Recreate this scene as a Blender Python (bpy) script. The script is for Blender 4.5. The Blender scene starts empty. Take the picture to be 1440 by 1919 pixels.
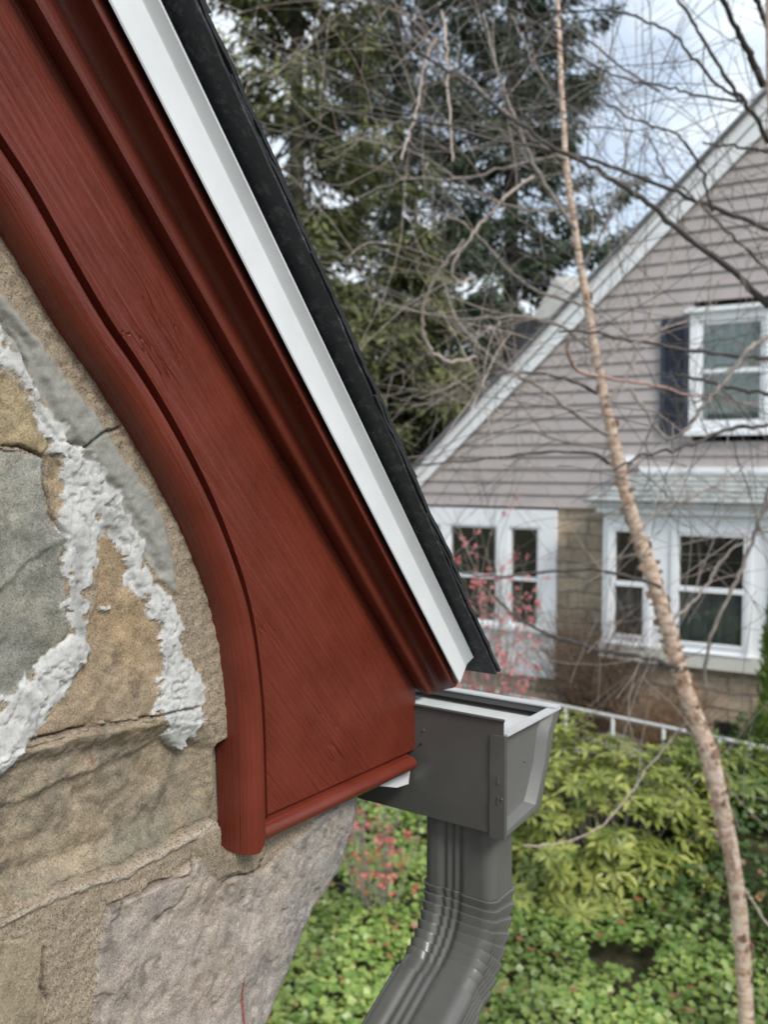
import bpy, bmesh, math, random
import numpy as np
from mathutils import Vector

random.seed(7)
rng = np.random.default_rng(11)
scene = bpy.context.scene
COL = scene.collection

# ------------------------------------------------------------------ camera, sky, sun, exposure
FPX = 1700.0                                   # focal length in pixels of the 1440 x 1919 photograph
PITCH = math.radians(3.03)
CAMZ = 3.3
cam = bpy.data.cameras.new('camera')
camo = bpy.data.objects.new('camera', cam)
COL.objects.link(camo)
camo.location = (0, 0, CAMZ)
camo.rotation_euler = (math.pi / 2 - PITCH, 0, 0)
cam.sensor_fit = 'VERTICAL'
cam.sensor_height = 36.0
cam.lens = FPX / 1919.0 * 36.0
cam.clip_start = 0.02
cam.clip_end = 800
cam.dof.use_dof = True
cam.dof.focus_distance = 0.76
cam.dof.aperture_fstop = 8.5
scene.camera = camo

SUN_EL, SUN_DIR = math.radians(44), (0.55, -0.835)
world = bpy.data.worlds.new('World')
scene.world = world
world.use_nodes = True
wn = world.node_tree
for n_ in list(wn.nodes):
    wn.nodes.remove(n_)
w_out = wn.nodes.new('ShaderNodeOutputWorld')
w_bg = wn.nodes.new('ShaderNodeBackground')
w_bc = wn.nodes.new('ShaderNodeBackground')
w_mix = wn.nodes.new('ShaderNodeMixShader')
w_sky = wn.nodes.new('ShaderNodeTexSky')
w_sky.sky_type = 'NISHITA'
w_sky.sun_disc = False
w_sky.sun_elevation = SUN_EL
w_sky.sun_rotation = math.atan2(SUN_DIR[0], SUN_DIR[1])
w_sky.air_density = 1.0
w_sky.dust_density = 1.5
w_bg.inputs['Strength'].default_value = 0.15
w_bc.inputs['Color'].default_value = (0.86, 0.935, 1.0, 1)
w_bc.inputs['Strength'].default_value = 0.97
w_tc = wn.nodes.new('ShaderNodeTexCoord')
w_map = wn.nodes.new('ShaderNodeMapping')
w_map.inputs['Scale'].default_value = (1.0, 1.0, 2.2)
w_noise = wn.nodes.new('ShaderNodeTexNoise')
w_noise.inputs['Scale'].default_value = 3.2
w_noise.inputs['Detail'].default_value = 7
w_noise.inputs['Roughness'].default_value = 0.6
w_ramp = wn.nodes.new('ShaderNodeValToRGB')
w_ramp.color_ramp.elements[0].position = 0.43
w_ramp.color_ramp.elements[0].color = (0.46, 0.46, 0.46, 1)
w_ramp.color_ramp.elements[1].position = 0.60
w_ramp.color_ramp.elements[1].color = (1, 1, 1, 1)
wl = wn.links.new
wl(w_tc.outputs['Generated'], w_map.inputs['Vector'])
wl(w_map.outputs['Vector'], w_noise.inputs['Vector'])
wl(w_noise.outputs['Fac'], w_ramp.inputs['Fac'])
wl(w_sky.outputs['Color'], w_bg.inputs['Color'])
wl(w_ramp.outputs['Color'], w_mix.inputs['Fac'])
wl(w_bg.outputs['Background'], w_mix.inputs[1])
wl(w_bc.outputs['Background'], w_mix.inputs[2])
wl(w_mix.outputs['Shader'], w_out.inputs['Surface'])

sun = bpy.data.lights.new('sun', 'SUN')
sun.energy = 2.3
sun.angle = math.radians(18)
sun.color = (1.0, 0.95, 0.88)
suno = bpy.data.objects.new('sun', sun)
COL.objects.link(suno)
_sd = Vector((SUN_DIR[0] * math.cos(SUN_EL), SUN_DIR[1] * math.cos(SUN_EL), math.sin(SUN_EL)))
suno.rotation_euler = (-_sd).to_track_quat('-Z', 'Y').to_euler()

scene.view_settings.view_transform = 'Standard'
scene.view_settings.look = 'None'
scene.view_settings.exposure = 0.40
scene.view_settings.gamma = 1.0
scene.render.engine = 'CYCLES'
scene.cycles.use_denoising = True
scene.cycles.max_bounces = 8
scene.cycles.transparent_max_bounces = 12

# ------------------------------------------------------------------ frames of reference
CAM = np.array([0, 0, CAMZ])
FWD = np.array([0, math.cos(PITCH), -math.sin(PITCH)])
UPV = np.array([0, math.sin(PITCH), math.cos(PITCH)])
RGT = np.array([1.0, 0, 0])


def ray(x, y):
    return RGT * (x - 720) / FPX + UPV * (959.5 - y) / FPX + FWD


def at(x, y, depth):
    r = ray(x, y)
    return CAM + r * (depth / r[1])


def hit(x, y, p0, nrm):
    r = ray(x, y)
    return CAM + r * (np.dot(p0 - CAM, nrm) / np.dot(r, nrm))


def project(P):
    """world points (k,3) -> photograph coordinates"""
    d = P - CAM
    z = d @ FWD
    return 720 + FPX * (d @ RGT) / z, 959.5 - FPX * (d @ UPV) / z


AZ = math.radians(35.18)
G = np.array([math.sin(AZ), math.cos(AZ), 0])        # along the gable wall towards the eave
N = np.array([math.cos(AZ), -math.sin(AZ), 0])       # out of the gable wall
Z = np.array([0, 0, 1.0])
CORNER = at(947, 1350, 0.92)                          # upper near corner of the gutter
_p = hit(778, 1370, CORNER, G)
NC = float(np.dot(CORNER - _p, N))                    # the gutter end stands this far out of the gable
ORG = np.array([*(CORNER - NC * N)[:2], 0.0])


def wp(u, n, z):
    return ORG + G * u + N * n + Z * z


def pxn(x, y, n):
    """photo point on the plane n = const of the gable -> (u, z)"""
    P = hit(x, y, ORG + N * n, N)
    d = P - ORG
    return float(d @ G), float(P[2])


def pxu(x, y, u):
    P = hit(x, y, ORG + G * u, G)
    d = P - ORG
    return float(d @ N), float(P[2])


# ------------------------------------------------------------------ object helpers
def link(o, parent=None):
    COL.objects.link(o)
    if parent is not None:
        o.parent = parent
    return o


def thing(name, label, cat, loc=(0, 0, 0), group=None):
    o = bpy.data.objects.new(name, None)
    o.empty_display_size = 0.1
    o.location = loc
    link(o)
    o['label'] = label
    o['category'] = cat
    if group:
        o['group'] = group
    return o


def base_of(o):
    while o.parent is not None:
        o = o.parent
    return np.array(o.location)


def mesh(name, verts, faces, mat, parent=None, smooth=False, sharp=None, colors=None, kind=None, label=None):
    """one mesh object from world-space vertices; faces may be a list or an (n,k) array"""
    verts = np.asarray(verts, dtype=np.float64).reshape(-1, 3)
    if parent is not None:
        verts = verts - base_of(parent)
    me = bpy.data.meshes.new(name)
    if isinstance(faces, np.ndarray):
        nf, k = faces.shape
        me.vertices.add(len(verts))
        me.vertices.foreach_set('co', verts.astype(np.float32).ravel())
        me.loops.add(nf * k)
        me.loops.foreach_set('vertex_index', faces.astype(np.int32).ravel())
        me.polygons.add(nf)
        me.polygons.foreach_set('loop_start', np.arange(0, nf * k, k, dtype=np.int32))
        try:
            me.polygons.foreach_set('loop_total', np.full(nf, k, dtype=np.int32))
        except Exception:
            pass
        me.update(calc_edges=True)
        me.validate()
    else:
        me.from_pydata([tuple(v) for v in verts], [], [tuple(f) for f in faces])
        me.update()
    if colors is not None:
        a = me.color_attributes.new('tint', 'FLOAT_COLOR', 'POINT')
        c = np.ones((len(verts), 4), dtype=np.float32)
        c[:, :3] = colors
        a.data.foreach_set('color', c.ravel())
    if smooth:
        me.polygons.foreach_set('use_smooth', np.ones(len(me.polygons), dtype=bool))
        if sharp is not None:
            me.set_sharp_from_angle(angle=math.radians(sharp))
    if mat is not None:
        me.materials.append(mat)
    o = bpy.data.objects.new(name, me)
    link(o, parent)
    if kind:
        o['kind'] = kind
    if label:
        o['label'] = label
    return o


def fix_normals(o):
    bm = bmesh.new()
    bm.from_mesh(o.data)
    bmesh.ops.recalc_face_normals(bm, faces=bm.faces)
    bm.to_mesh(o.data)
    bm.free()
    return o


class MB:
    """collects simple solids for one mesh"""
    def __init__(self):
        self.v, self.f = [], []

    def add(self, v, f):
        b = len(self.v)
        self.v += [tuple(x) for x in v]
        self.f += [tuple(i + b for i in q) for q in f]

    def prism(self, ring0, ring1):
        """closed solid between two rings of equal length"""
        k = len(ring0)
        f = [tuple(range(k))[::-1], tuple(range(k, 2 * k))]
        f += [(i, (i + 1) % k, k + (i + 1) % k, k + i) for i in range(k)]
        self.add(list(ring0) + list(ring1), f)

    def tube(self, pts, rad, k=6, cap=True):
        v, f = tube_arrays(pts, rad, k)
        self.add(v, f)
        if cap:
            b = len(self.v) - len(v)
            self.f.append(tuple(b + i for i in range(k))[::-1])
            self.f.append(tuple(b + len(v) - k + i for i in range(k)))

    def build(self, name, mat, parent=None, **kw):
        o = mesh(name, self.v, self.f, mat, parent, **kw)
        return fix_normals(o)


def tube_arrays(pts, rad, k=6):
    pts = np.asarray(pts, float)
    m = len(pts)
    rad = np.broadcast_to(np.asarray(rad, float), (m,))
    t = np.gradient(pts, axis=0)
    t /= np.linalg.norm(t, axis=1, keepdims=True) + 1e-12
    ref = np.array([0.13, 0.31, 0.94])
    if abs(np.dot(t.mean(0), ref)) > 0.85:
        ref = np.array([0.9, 0.3, 0.1])
    a = np.cross(t, ref)
    a /= np.linalg.norm(a, axis=1, keepdims=True) + 1e-12
    b = np.cross(t, a)
    ang = np.linspace(0, 2 * np.pi, k, endpoint=False)
    ring = (a[:, None, :] * np.cos(ang)[None, :, None] + b[:, None, :] * np.sin(ang)[None, :, None])
    v = pts[:, None, :] + ring * rad[:, None, None]
    f = []
    for i in range(m - 1):
        for j in range(k):
            j2 = (j + 1) % k
            f.append((i * k + j, i * k + j2, (i + 1) * k + j2, (i + 1) * k + j))
    return v.reshape(-1, 3), f


def loft(rails, close=False):
    """rails: list of (m,3) arrays -> verts, quad faces"""
    R = np.stack(rails)
    q, m, _ = R.shape
    f = []
    for i in range(q - 1 + (1 if close else 0)):
        i2 = (i + 1) % q
        for j in range(m - 1):
            f.append((i * m + j, i * m + j + 1, i2 * m + j + 1, i2 * m + j))
    return R.reshape(-1, 3), f


def resample(P, m):
    P = np.asarray(P, float)
    d = np.r_[0, np.cumsum(np.linalg.norm(np.diff(P, axis=0), axis=1))]
    s = np.linspace(0, d[-1], m)
    return np.stack([np.interp(s, d, P[:, k]) for k in range(P.shape[1])], 1)


def smooth_path(P, m, it=3):
    """Chaikin-smoothed and resampled open path"""
    P = np.asarray(P, float)
    for _ in range(it):
        q = 0.75 * P[:-1] + 0.25 * P[1:]
        r = 0.25 * P[:-1] + 0.75 * P[1:]
        P = np.r_[P[:1], np.stack([q, r], 1).reshape(-1, P.shape[1]), P[-1:]]
    return resample(P, m)


# ------------------------------------------------------------------ number noise
def _hash(ix, iy, seed):
    h = (ix.astype(np.int64) * 374761393 + iy.astype(np.int64) * 668265263 + seed * 974634777) & 0xffffffff
    h = ((h ^ (h >> 13)) * 1274126177) & 0xffffffff
    h = h ^ (h >> 16)
    return (h & 0xffff) / 65535.0


def vnoise(x, y, seed=0):
    ix, iy = np.floor(x), np.floor(y)
    fx, fy = x - ix, y - iy
    fx, fy = fx * fx * fx * (fx * (fx * 6 - 15) + 10), fy * fy * fy * (fy * (fy * 6 - 15) + 10)
    a, b = _hash(ix, iy, seed), _hash(ix + 1, iy, seed)
    c, d = _hash(ix, iy + 1, seed), _hash(ix + 1, iy + 1, seed)
    return (a + (b - a) * fx) * (1 - fy) + (c + (d - c) * fx) * fy


def fbm(x, y, size, seed=0, octv=4, gain=0.5):
    """noise in about -1..1, feature size in the unit of x, y"""
    s, amp, tot = 0, 1.0, 0
    fx, fy = x / size, y / size
    for o in range(octv):
        ca, sa = math.cos(0.6 + o), math.sin(0.6 + o)
        s = s + amp * (2 * vnoise(ca * fx - sa * fy + 17.3 * o, sa * fx + ca * fy - 9.1 * o, seed + o) - 1)
        tot += amp
        amp *= gain
        fx, fy = fx * 2.03, fy * 2.03
    return s / tot * 1.6


def sstep(a, b, x):
    t = np.clip((x - a) / (b - a), 0, 1)
    return t * t * (3 - 2 * t)


def seg_dist(x, y, a, b):
    ax, ay = a
    bx, by = b
    dx, dy = bx - ax, by - ay
    t = np.clip(((x - ax) * dx + (y - ay) * dy) / (dx * dx + dy * dy + 1e-9), 0, 1)
    return np.hypot(x - ax - t * dx, y - ay - t * dy), t


def poly_sd(x, y, poly):
    """signed distance, positive inside"""
    d = np.full(x.shape, 1e9)
    ins = np.zeros(x.shape, bool)
    k = len(poly)
    for i in range(k):
        a, b = poly[i], poly[(i + 1) % k]
        d = np.minimum(d, seg_dist(x, y, a, b)[0])
        c = ((a[1] > y) != (b[1] > y)) & (x < (b[0] - a[0]) * (y - a[1]) / (b[1] - a[1] + 1e-12) + a[0])
        ins ^= c
    return np.where(ins, d, -d)


def line_sd(x, y, pts):
    """pts: (x, y, halfwidth): halfwidth minus distance, positive on the strip"""
    best = np.full(x.shape, -1e9)
    for a, b in zip(pts[:-1], pts[1:]):
        d, t = seg_dist(x, y, a[:2], b[:2])
        best = np.maximum(best, a[2] + (b[2] - a[2]) * t - d)
    return best


# ------------------------------------------------------------------ materials
def new_mat(name):
    m = bpy.data.materials.new(name)
    m.use_nodes = True
    nt = m.node_tree
    return m, nt, nt.nodes['Principled BSDF']


def node(nt, typ, **inp):
    n_ = nt.nodes.new(typ)
    for k, v in inp.items():
        n_.inputs[k.replace('_', ' ')].default_value = v
    return n_


def mat_simple(name, col, rough=0.5, var=0.12, scale=20.0, bump=0.0, bscale=None, metallic=0.0, spec=0.5,
               stretch=None, coat=0.0, bdist=0.002):
    """base colour with two-octave value variation and optional bump, all in object space"""
    m, nt, b = new_mat(name)
    tc = node(nt, 'ShaderNodeTexCoord')
    mp = node(nt, 'ShaderNodeMapping')
    if stretch:
        mp.inputs['Scale'].default_value = stretch
    nt.links.new(tc.outputs['Object'], mp.inputs['Vector'])
    nz = node(nt, 'ShaderNodeTexNoise', Scale=scale, Detail=6.0, Roughness=0.6)
    nt.links.new(mp.outputs['Vector'], nz.inputs['Vector'])
    rp = node(nt, 'ShaderNodeMapRange')
    rp.inputs['From Min'].default_value = 0.3
    rp.inputs['From Max'].default_value = 0.7
    rp.inputs['To Min'].default_value = 1 - var
    rp.inputs['To Max'].default_value = 1 + var
    nt.links.new(nz.outputs['Fac'], rp.inputs['Value'])
    mx = node(nt, 'ShaderNodeVectorMath')
    mx.operation = 'SCALE'
    mx.inputs[0].default_value = col
    nt.links.new(rp.outputs['Result'], mx.inputs['Scale'])
    nt.links.new(mx.outputs['Vector'], b.inputs['Base Color'])
    b.inputs['Roughness'].default_value = rough
    b.inputs['Metallic'].default_value = metallic
    b.inputs['Specular IOR Level'].default_value = spec
    b.inputs['Coat Weight'].default_value = coat
    if bump:
        n2 = node(nt, 'ShaderNodeTexNoise', Scale=bscale or scale, Detail=5.0, Roughness=0.6)
        nt.links.new(mp.outputs['Vector'], n2.inputs['Vector'])
        bp = node(nt, 'ShaderNodeBump', Strength=bump, Distance=bdist)
        nt.links.new(n2.outputs['Fac'], bp.inputs['Height'])
        nt.links.new(bp.outputs['Normal'], b.inputs['Normal'])
    return m


def mat_tint(name, rough=0.9, grain=500.0, gvar=0.35, bump=0.4, bdist=0.0012, trans=0.0, spec=0.3, big=60.0, bigvar=0.12, speck=0.0):
    """colour from the per-vertex material colour 'tint', broken up by fine grain"""
    m, nt, b = new_mat(name)
    at_ = node(nt, 'ShaderNodeVertexColor')
    at_.layer_name = 'tint'
    tc = node(nt, 'ShaderNodeTexCoord')
    nz = node(nt, 'ShaderNodeTexNoise', Scale=grain, Detail=3.0, Roughness=0.7)
    n2 = node(nt, 'ShaderNodeTexNoise', Scale=big, Detail=4.0, Roughness=0.6)
    for q in (nz, n2):
        nt.links.new(tc.outputs['Object'], q.inputs['Vector'])
    r1 = node(nt, 'ShaderNodeMapRange')
    r1.inputs['From Min'].default_value, r1.inputs['From Max'].default_value = 0.3, 0.7
    r1.inputs['To Min'].default_value, r1.inputs['To Max'].default_value = 1 - gvar, 1 + gvar
    r2 = node(nt, 'ShaderNodeMapRange')
    r2.inputs['From Min'].default_value, r2.inputs['From Max'].default_value = 0.3, 0.7
    r2.inputs['To Min'].default_value, r2.inputs['To Max'].default_value = 1 - bigvar, 1 + bigvar
    nt.links.new(nz.outputs['Fac'], r1.inputs['Value'])
    nt.links.new(n2.outputs['Fac'], r2.inputs['Value'])
    mu = node(nt, 'ShaderNodeMath')
    mu.operation = 'MULTIPLY'
    nt.links.new(r1.outputs['Result'], mu.inputs[0])
    nt.links.new(r2.outputs['Result'], mu.inputs[1])
    if speck:                                              # scattered dark and pale mineral grains
        vo = node(nt, 'ShaderNodeTexVoronoi', Scale=820.0)
        nt.links.new(tc.outputs['Object'], vo.inputs['Vector'])
        sx = node(nt, 'ShaderNodeSeparateColor')
        nt.links.new(vo.outputs['Color'], sx.inputs['Color'])
        sr = node(nt, 'ShaderNodeValToRGB')
        sr.color_ramp.interpolation = 'CONSTANT'
        q = sr.color_ramp.elements
        q[0].position, q[0].color = 0.0, (1 - speck,) * 3 + (1,)
        q[1].position, q[1].color = .13, (1, 1, 1, 1)
        q2 = q.new(.86)
        q2.color = (1 + speck * .6,) * 3 + (1,)
        nt.links.new(sx.outputs['Red'], sr.inputs['Fac'])
        m3 = node(nt, 'ShaderNodeMath')
        m3.operation = 'MULTIPLY'
        nt.links.new(mu.outputs['Value'], m3.inputs[0])
        nt.links.new(sr.outputs['Color'], m3.inputs[1])
        mu = m3
    mx = node(nt, 'ShaderNodeVectorMath')
    mx.operation = 'SCALE'
    nt.links.new(at_.outputs['Color'], mx.inputs[0])
    nt.links.new(mu.outputs['Value'], mx.inputs['Scale'])
    nt.links.new(mx.outputs['Vector'], b.inputs['Base Color'])
    b.inputs['Roughness'].default_value = rough
    b.inputs['Specular IOR Level'].default_value = spec
    if bump:
        bp = node(nt, 'ShaderNodeBump', Strength=bump, Distance=bdist)
        nt.links.new(nz.outputs['Fac'], bp.inputs['Height'])
        nt.links.new(bp.outputs['Normal'], b.inputs['Normal'])
    if trans:
        out = nt.nodes['Material Output']
        tr = node(nt, 'ShaderNodeBsdfTranslucent')
        nt.links.new(mx.outputs['Vector'], tr.inputs['Color'])
        ms = node(nt, 'ShaderNodeMixShader')
        ms.inputs['Fac'].default_value = trans
        nt.links.new(b.outputs['BSDF'], ms.inputs[1])
        nt.links.new(tr.outputs['BSDF'], ms.inputs[2])
        nt.links.new(ms.outputs['Shader'], out.inputs['Surface'])
    return m


def mat_wood(name, rot, col, grain_amt=0.5, crack=0.6):
    """thick glossy red-brown house paint over weathered grain; rot turns object space so X runs along the grain"""
    m, nt, b = new_mat(name)
    tc = node(nt, 'ShaderNodeTexCoord')
    mp = node(nt, 'ShaderNodeMapping')
    mp.inputs['Rotation'].default_value = rot
    nt.links.new(tc.outputs['Object'], mp.inputs['Vector'])
    st = node(nt, 'ShaderNodeMapping')
    st.inputs['Scale'].default_value = (3.5, 260.0, 260.0)
    nt.links.new(mp.outputs['Vector'], st.inputs['Vector'])
    g = node(nt, 'ShaderNodeTexNoise', Scale=1.0, Detail=5.0, Roughness=0.6, Distortion=0.6)
    nt.links.new(st.outputs['Vector'], g.inputs['Vector'])
    st2 = node(nt, 'ShaderNodeMapping')
    st2.inputs['Scale'].default_value = (7.0, 60.0, 60.0)
    nt.links.new(mp.outputs['Vector'], st2.inputs['Vector'])
    c = node(nt, 'ShaderNodeTexNoise', Scale=1.0, Detail=2.0, Roughness=0.5, Distortion=0.25)
    nt.links.new(st2.outputs['Vector'], c.inputs['Vector'])
    # cracks: thin lines where the noise passes its middle value
    ab = node(nt, 'ShaderNodeMath')
    ab.operation = 'SUBTRACT'
    ab.inputs[1].default_value = 0.5
    nt.links.new(c.outputs['Fac'], ab.inputs[0])
    ab2 = node(nt, 'ShaderNodeMath')
    ab2.operation = 'ABSOLUTE'
    nt.links.new(ab.outputs[0], ab2.inputs[0])
    cr = node(nt, 'ShaderNodeMapRange')
    cr.inputs['From Min'].default_value, cr.inputs['From Max'].default_value = 0.0, 0.012
    nt.links.new(ab2.outputs[0], cr.inputs['Value'])
    # only in patches
    pz = node(nt, 'ShaderNodeTexNoise', Scale=9.0, Detail=2.0)
    nt.links.new(mp.outputs['Vector'], pz.inputs['Vector'])
    pr = node(nt, 'ShaderNodeMapRange')
    pr.inputs['From Min'].default_value, pr.inputs['From Max'].default_value = 0.54, 0.70
    pr.inputs['To Min'].default_value, pr.inputs['To Max'].default_value = 0.0, crack
    nt.links.new(pz.outputs['Fac'], pr.inputs['Value'])
    inv = node(nt, 'ShaderNodeMath')
    inv.operation = 'SUBTRACT'
    inv.inputs[0].default_value = 1.0
    nt.links.new(cr.outputs['Result'], inv.inputs[1])
    cm = node(nt, 'ShaderNodeMath')
    cm.operation = 'MULTIPLY'
    nt.links.new(inv.outputs[0], cm.inputs[0])
    nt.links.new(pr.outputs['Result'], cm.inputs[1])
    fine = node(nt, 'ShaderNodeTexNoise', Scale=420.0, Detail=2.0)
    nt.links.new(tc.outputs['Object'], fine.inputs['Vector'])
    h1 = node(nt, 'ShaderNodeMath')
    h1.operation = 'MULTIPLY'
    h1.inputs[1].default_value = grain_amt
    nt.links.new(g.outputs['Fac'], h1.inputs[0])
    h2 = node(nt, 'ShaderNodeMath')
    h2.operation = 'SUBTRACT'
    nt.links.new(h1.outputs[0], h2.inputs[0])
    nt.links.new(cm.outputs[0], h2.inputs[1])
    h3 = node(nt, 'ShaderNodeMath')
    h3.operation = 'MULTIPLY_ADD'
    h3.inputs[1].default_value = 0.06
    nt.links.new(fine.outputs['Fac'], h3.inputs[0])
    nt.links.new(h2.outputs[0], h3.inputs[2])
    bp = node(nt, 'ShaderNodeBump', Strength=0.9, Distance=0.0040)
    nt.links.new(h3.outputs[0], bp.inputs['Height'])
    nt.links.new(bp.outputs['Normal'], b.inputs['Normal'])
    # slight unevenness of the coat
    vz = node(nt, 'ShaderNodeTexNoise', Scale=16.0, Detail=4.0)
    nt.links.new(tc.outputs['Object'], vz.inputs['Vector'])
    vr = node(nt, 'ShaderNodeMapRange')
    vr.inputs['From Min'].default_value, vr.inputs['From Max'].default_value = 0.3, 0.7
    vr.inputs['To Min'].default_value, vr.inputs['To Max'].default_value = 0.84, 1.16
    nt.links.new(vz.outputs['Fac'], vr.inputs['Value'])
    sc = node(nt, 'ShaderNodeVectorMath')
    sc.operation = 'SCALE'
    sc.inputs[0].default_value = col
    nt.links.new(vr.outputs['Result'], sc.inputs['Scale'])
    nt.links.new(sc.outputs['Vector'], b.inputs['Base Color'])
    rr = node(nt, 'ShaderNodeMapRange')
    rr.inputs['From Min'].default_value, rr.inputs['From Max'].default_value = 0.3, 0.7
    rr.inputs['To Min'].default_value, rr.inputs['To Max'].default_value = 0.24, 0.40
    nt.links.new(vz.outputs['Fac'], rr.inputs['Value'])
    nt.links.new(rr.outputs['Result'], b.inputs['Roughness'])
    b.inputs['Specular IOR Level'].default_value = 0.5
    return m


def mat_glass(name):
    m, nt, b = new_mat(name)
    out = nt.nodes['Material Output']
    nt.nodes.remove(b)
    gl = node(nt, 'ShaderNodeBsdfGlossy', Roughness=0.02)
    tr = node(nt, 'ShaderNodeBsdfTransparent')
    tr.inputs['Color'].default_value = (0.80, 0.84, 0.83, 1)
    fr = node(nt, 'ShaderNodeFresnel', IOR=1.45)
    mu = node(nt, 'ShaderNodeMath')
    mu.operation = 'MULTIPLY_ADD'
    mu.inputs[1].default_value = 1.6
    mu.inputs[2].default_value = 0.06
    nt.links.new(fr.outputs['Fac'], mu.inputs[0])
    ms = node(nt, 'ShaderNodeMixShader')
    nt.links.new(mu.outputs[0], ms.inputs['Fac'])
    nt.links.new(tr.outputs['BSDF'], ms.inputs[1])
    nt.links.new(gl.outputs['BSDF'], ms.inputs[2])
    nt.links.new(ms.outputs['Shader'], out.inputs['Surface'])
    return m


RED = (0.135, 0.0236, 0.0124)
# slope of the rake seen in the gable plane (used for the grain direction)
_u0, _z0 = pxn(205, 0, 0.05)
_u1, _z1 = pxn(862, 1281, 0.05)
RAKE = math.atan2(_z1 - _z0, _u1 - _u0)              # negative: falls towards the eave
# world -> grain space: turn about Z so G lies on X, then about Y so the rake lies on X
M_RED = mat_wood('red_paint_board', (0, 0, 0), RED, grain_amt=0.8, crack=0.5)
# mapping rotation is applied X, then Y, then Z; grain vector = R * v, so the two turns are done by two mapping nodes
_nt = M_RED.node_tree


def set_grain(m, slope):
    nt = m.node_tree
    first = [q for q in nt.nodes if q.type == 'MAPPING'][0]
    pre = nt.nodes.new('ShaderNodeMapping')
    pre.inputs['Rotation'].default_value = (0, 0, -(math.pi / 2 - AZ))
    src = first.inputs['Vector'].links[0].from_socket
    nt.links.new(src, pre.inputs['Vector'])
    nt.links.new(pre.outputs['Vector'], first.inputs['Vector'])
    first.inputs['Rotation'].default_value = (0, slope, 0)


set_grain(M_RED, RAKE)
M_REDM = mat_wood('red_paint_moulding', (0, 0, 0), RED, grain_amt=0.55, crack=0.15)
_tc = [q for q in M_REDM.node_tree.nodes if q.type == 'TEX_COORD'][0]
_mp = [q for q in M_REDM.node_tree.nodes if q.type == 'MAPPING'][0]
M_REDM.node_tree.links.new(_tc.outputs['UV'], _mp.inputs['Vector'])   # grain runs along the bead
M_REDC = mat_wood('red_paint_crown', (0, 0, 0), (0.112, 0.0205, 0.0115), grain_amt=0.25, crack=0.0)
set_grain(M_REDC, RAKE)
M_REDB = mat_wood('red_paint_bottom', (0, 0, 0), RED, grain_amt=0.3, crack=0.1)
set_grain(M_REDB, 0.0)
M_WHITE = mat_simple('white_aluminium', (0.64, 0.66, 0.675), 0.38, 0.05, 24, bump=0.12, bscale=9, bdist=.006)
M_GUT = mat_simple('grey_gutter_paint', (0.082, 0.081, 0.075), 0.30, 0.10, 25, bump=0.06, bscale=45, spec=0.5)
M_GUTI = mat_simple('bare_metal_sky_sheen', (0.56, 0.58, 0.57), 0.30, 0.22, 9, bump=0.05, bscale=30)
M_GUTE = mat_simple('gutter_cut_edge', (0.50, 0.51, 0.51), 0.35, 0.05, 40)
M_SHIN = mat_simple('asphalt_shingle', (0.022, 0.023, 0.026), 0.95, 0.6, 900, bump=0.9, bscale=900, bdist=0.002)
M_BACK = None
M_SCREW = mat_simple('screw_head', (0.25, 0.25, 0.25), 0.35, 0.1, 60, metallic=0.8)
M_STONE = mat_tint('field_stone', speck=.24, grain=760, gvar=0.32, bump=0.8, bdist=0.0014, big=70, bigvar=0.2)
M_MORT = mat_tint('mortar', grain=620, gvar=0.16, bump=0.25, bdist=0.0006, big=90, bigvar=0.10)


def mat_backing():
    """smooth bitumen underside of the shingles with dull worn flecks"""
    m, nt, b = new_mat('shingle_backing')
    tc = node(nt, 'ShaderNodeTexCoord')
    nz = node(nt, 'ShaderNodeTexNoise', Scale=85.0, Detail=8.0, Roughness=0.75)
    nt.links.new(tc.outputs['Object'], nz.inputs['Vector'])
    rp = node(nt, 'ShaderNodeValToRGB')
    rp.color_ramp.elements[0].position = 0.52
    rp.color_ramp.elements[0].color = (0.010, 0.011, 0.014, 1)
    rp.color_ramp.elements[1].position = 0.62
    rp.color_ramp.elements[1].color = (0.055, 0.056, 0.060, 1)
    nt.links.new(nz.outputs['Fac'], rp.inputs['Fac'])
    nt.links.new(rp.outputs['Color'], b.inputs['Base Color'])
    b.inputs['Roughness'].default_value = 0.6
    n2 = node(nt, 'ShaderNodeTexNoise', Scale=500.0, Detail=2.0)
    nt.links.new(tc.outputs['Object'], n2.inputs['Vector'])
    bp = node(nt, 'ShaderNodeBump', Strength=0.5, Distance=0.001)
    nt.links.new(n2.outputs['Fac'], bp.inputs['Height'])
    nt.links.new(bp.outputs['Normal'], b.inputs['Normal'])
    return m


M_BACK = mat_backing()

# ================================================================== THE NEAR HOUSE
house = thing('stone_house', 'stone house gable close up with red rake board, white drip edge and black shingles', 'house',
              (ORG[0], ORG[1], 0.0))

# ---- traced lines of the red boards (photo points on the gable plane)
GROOVE = [(0, 275), (50, 350), (100, 440), (150, 530), (200, 613), (240, 668), (280, 730), (320, 798), (360, 872),
          (395, 945), (425, 1020), (450, 1092), (467, 1160), (479, 1240), (485, 1300), (489, 1360), (491, 1450), (493, 1540)]
OUTER = [(0, 457), (50, 535), (117, 643), (165, 715), (215, 785), (265, 855), (310, 925), (345, 995), (372, 1065),
         (390, 1120), (400, 1180), (410, 1240), (415, 1280), (419, 1340), (419, 1450), (419, 1590)]


def uz(pts, n=0.0):
    return np.array([pxn(x, y, n) for x, y in pts])


gro = uz(GROOVE, 0.0)
d0 = (gro[0] - gro[1]) / np.linalg.norm(gro[0] - gro[1])
gro = np.r_[[gro[0] + d0 * 0.9], [gro[0] + d0 * .08], gro]
# keep the lowest joint fixed, smooth the rest
path = smooth_path(gro, 150, 3)
_t = np.gradient(path, axis=0)
_t /= np.linalg.norm(_t, axis=1, keepdims=True)
path = path + np.stack([_t[:, 1], -_t[:, 0]], 1) * .0040


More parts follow.
